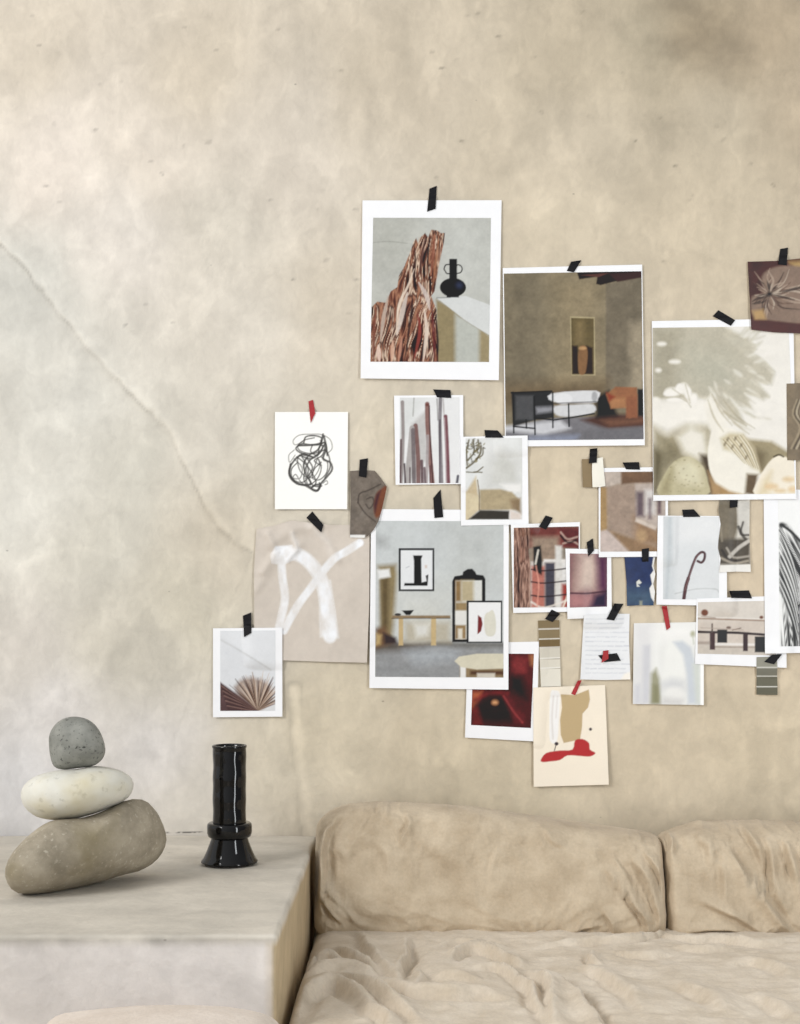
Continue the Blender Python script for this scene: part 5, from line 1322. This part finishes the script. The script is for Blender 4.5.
sheet('photo_print', 'mauve photo print of a pale rounded stone against purple shade', 'photo print', [(565.4, 548.6), (611.2, 549.4), (611.8, 617.4), (567.5, 619)],
      paint_purple_stone, pic=[(569.8, 553.4), (607, 554), (607, 606.6), (569.8, 607.6)], top=.002, bot=.005, seed=13)
tape(R((500, 440), 4.444, [(385, 455), (413, 437), (418, 490), (393, 518)]), 'black tape strip on the mauve print of a rounded stone')

sheet('torn_card', 'torn deep blue card with a small pale crescent mark and white torn edge', 'torn card',
      ([(624.4, 557), (640, 556.6), (655, 557)], [(655, 557), (653.4, 566), (655.4, 574), (653.2, 584), (655, 592), (653.4, 605.5)], [(627, 606), (640, 605.2), (653.4, 605.5)], [(624.4, 557), (626.4, 582), (627, 606)]),
      paint_blue, top=.002, bot=.004, seed=14, pmat=M_INK)

sheet('photo_print', 'photo print of a stone corridor in brown tones with white border', 'photo print', [(598.6, 468), (668, 467), (668, 556.6), (598.8, 557.2)],
      paint_corridor, pic=[(600.6, 472), (665.4, 471.4), (665.4, 551.4), (600.4, 551.6)], top=.003, bot=.006, seed=15)
tape(R((500, 440), 4.444, [(630, 485), (662, 480), (660, 540), (632, 541)]), 'black tape strip on the torn deep blue card')
tape(R((500, 440), 4.444, [(545, 100), (618, 98), (622, 132), (560, 130)]), 'black tape strip on the brown corridor print')

M_BROWN = simple('brown_card', (138, 120, 92), 0.8, 0.05, 40, spec=.2)
M_IVORY = simple('ivory_card', (238, 234, 222), 0.8, 0.02, 40, spec=.2)
sheet('paint_chip', 'small plain brown paint chip overlapped by an ivory chip', 'paint chip', [(581.8, 459.2), (594, 458.8), (594, 487.2), (583, 487.4)], mat=M_BROWN, top=.002, bot=.005, curl=.0008, seed=16)
sheet('paint_chip', 'small plain ivory paint chip beside the brown chip', 'paint chip', ([(592.2, 459), (602.8, 457.2)], [(602.8, 457.2), (603.4, 466), (605.4, 486)], [(592.6, 487.2), (600, 487), (605.4, 486)], [(592.2, 459), (592, 472), (592.6, 487.2)]), mat=M_IVORY, top=.002, bot=.006, curl=.001, seed=17)
tape(R((500, 440), 4.444, [(400, 40), (433, 36), (430, 100), (395, 104)]), 'black tape strip across the small brown and ivory paint chips')

sheet('photo_print', 'pale photo print of a dark stem curling into a loop', 'photo print', [(657.8, 515.6), (726.6, 516), (727, 606), (656.4, 604.6)],
      paint_curl, pic=[(663.4, 516.4), (719, 516.8), (719, 599.6), (663, 599.2)], top=.003, bot=.006, seed=18)
tape(R((640, 480), 4.267, [(180, 127), (230, 125), (258, 157), (185, 158)]), 'black tape strip on the curled stem print')

sheet('photo_print', 'torn brown and grey photograph fragment with crumpled glassy folds', 'torn photo',
      ([(721, 492), (749.8, 492)], [(749.8, 492), (749.4, 535), (750.8, 572)], [(719, 572.4), (736, 571.6), (750.8, 572)], [(721, 492), (718.2, 510), (720.8, 524), (718.6, 540), (718, 548), (720.8, 559), (719, 572.4)]),
      paint_torn_glass, top=.002, bot=.005, seed=19, pmat=M_INK)
tape(R((640, 480), 4.267, [(384, 76), (418, 74), (415, 115), (383, 119)]), 'black tape strip on the torn brown fragment, half under the gourd print')

sheet('watercolour', 'white watercolour print of soft grey arches and an olive shadow', 'print', [(633.8, 623.2), (703.7, 622), (703.8, 705), (632.8, 704)], paint_arches, top=.003, bot=.006, seed=20)
tape(R((570, 580), 5.333, [(489, 140), (517, 138), (535, 252), (515, 268)]), 'red tape strip on the watercolour of soft arches', M_RED)

sheet('photo_print', 'photo print of a dark bench and shelf against a pale wall', 'photo print', [(696.8, 598.6), (786, 595.6), (786.6, 667.8), (695, 664)],
      paint_bench, pic=[(698, 602.2), (776, 600.6), (776, 655.6), (697.6, 653.6)], top=.003, bot=.006, seed=21)
tape(R((640, 480), 4.267, [(380, 473), (465, 471), (478, 505), (390, 503)]), 'black tape strip on the bench and shelf print')

sheet('swatch_card', 'narrow dark grey paint swatch strip at the lower right of the collage', 'swatch card', [(756.6, 657), (777, 656.6), (777.6, 695), (756.4, 694.6)], paint_swatch_grey, top=.002, bot=.005, curl=.001, seed=22)
tape(R((640, 480), 4.267, [(562, 746), (607, 743), (572, 786), (530, 776)]), 'black tape strip at the top of the dark grey swatch strip')

sheet('photo_print', 'black and white print of a feathery comb pattern at the right edge', 'photo print', [(763.6, 490), (846, 489), (847, 652), (765, 653.6)],
      paint_feather, pic=[(778, 500), (835, 500), (835.6, 646), (779.6, 646.4)], top=.003, bot=.007, seed=23)

sheet('photo_print', 'sunlit photo print of pale gourds under a leafy shadow', 'photo print', [(651.8, 321), (793.4, 318.6), (796.3, 499), (653.2, 500.8)],
      paint_gourds, pic=[(652.4, 327.8), (788.6, 326), (795.2, 493.6), (653.5, 495.2)], top=.003, bot=.007, curl=.002, seed=24)
tape(R((630, 230), 3.529, [(312, 283), (371, 318), (356, 338), (292, 304)]), 'black tape strip on the sunlit gourd print')

sheet('photo_print', 'dark maroon photograph of scrunched pleated fabric at upper right', 'photo print', ([(747.6, 261.7), (775, 261), (800, 258.6), (822, 257)], [(822, 257), (825, 330)], [(751.3, 329.7), (775, 332.5), (800, 333.4), (825, 330)], [(747.6, 261.7), (751.3, 329.7)]),
      paint_scrunched, top=.003, bot=.009, curl=.003, seed=25, pmat=M_INK)
tape(R((630, 230), 3.529, [(530, 67), (558, 62), (553, 125), (522, 121)]), 'black tape strip on the dark scrunched fabric photograph')

sheet('photo_print', 'brown photograph of swirled folds, cut off at the right edge', 'photo print', [(786.6, 383.6), (842, 382), (843, 460), (787.3, 460.2)], paint_swirl, top=.003, bot=.005, seed=26, pmat=M_INK)

# -- lower small ones
nt_, _h = sheet('notes_page', 'small torn page of faint grey lines with red and black tape scraps', 'page', ([(584, 614.8), (606, 613.6), (629.6, 613.8)], [(629.6, 613.8), (629, 640), (630.4, 679.4)], [(580.3, 679.4), (605, 680), (630.4, 679.4)], [(584, 614.8), (582.4, 640), (580.3, 679.4)]), paint_notes, top=.002, bot=.006, curl=.002, seed=27)
tape(R((570, 580), 5.333, [(150, 402), (250, 390), (271, 430), (182, 438)]), 'black tape scrap', name='tape_scrap', parent=nt_)
tape(R((570, 580), 5.333, [(178, 378), (205, 374), (205, 420), (168, 442)]), 'red tape scrap', M_RED, name='tape_scrap', parent=nt_)
tape(R((570, 580), 5.333, [(237, 125), (285, 127), (236, 216), (194, 210)]), 'black tape strip on the torn page of faint notes')

sheet('swatch_card', 'brown to cream paint swatch strip below the bark print', 'swatch card', [(538, 620.6), (559.3, 620), (560.8, 686.2), (541, 686.8)], paint_swatch_brown, top=.002, bot=.005, curl=.001, seed=28)
tape(R((450, 600), 4, [(407, 38), (442, 55), (410, 88), (380, 76)]), 'black tape strip on the brown to cream swatch strip')

sheet('drawing', 'cream drawing with a tan block, white gesture and red blot', 'drawing', [(533.2, 687.6), (605, 685), (608.8, 784.6), (533.7, 786.8)], paint_gesture, top=.003, bot=.009, curl=.002, seed=29)
tape(R((450, 600), 4, [(511, 322), (527, 321), (501, 381), (485, 375)]), 'red tape strip on the cream drawing with a red blot', M_RED)
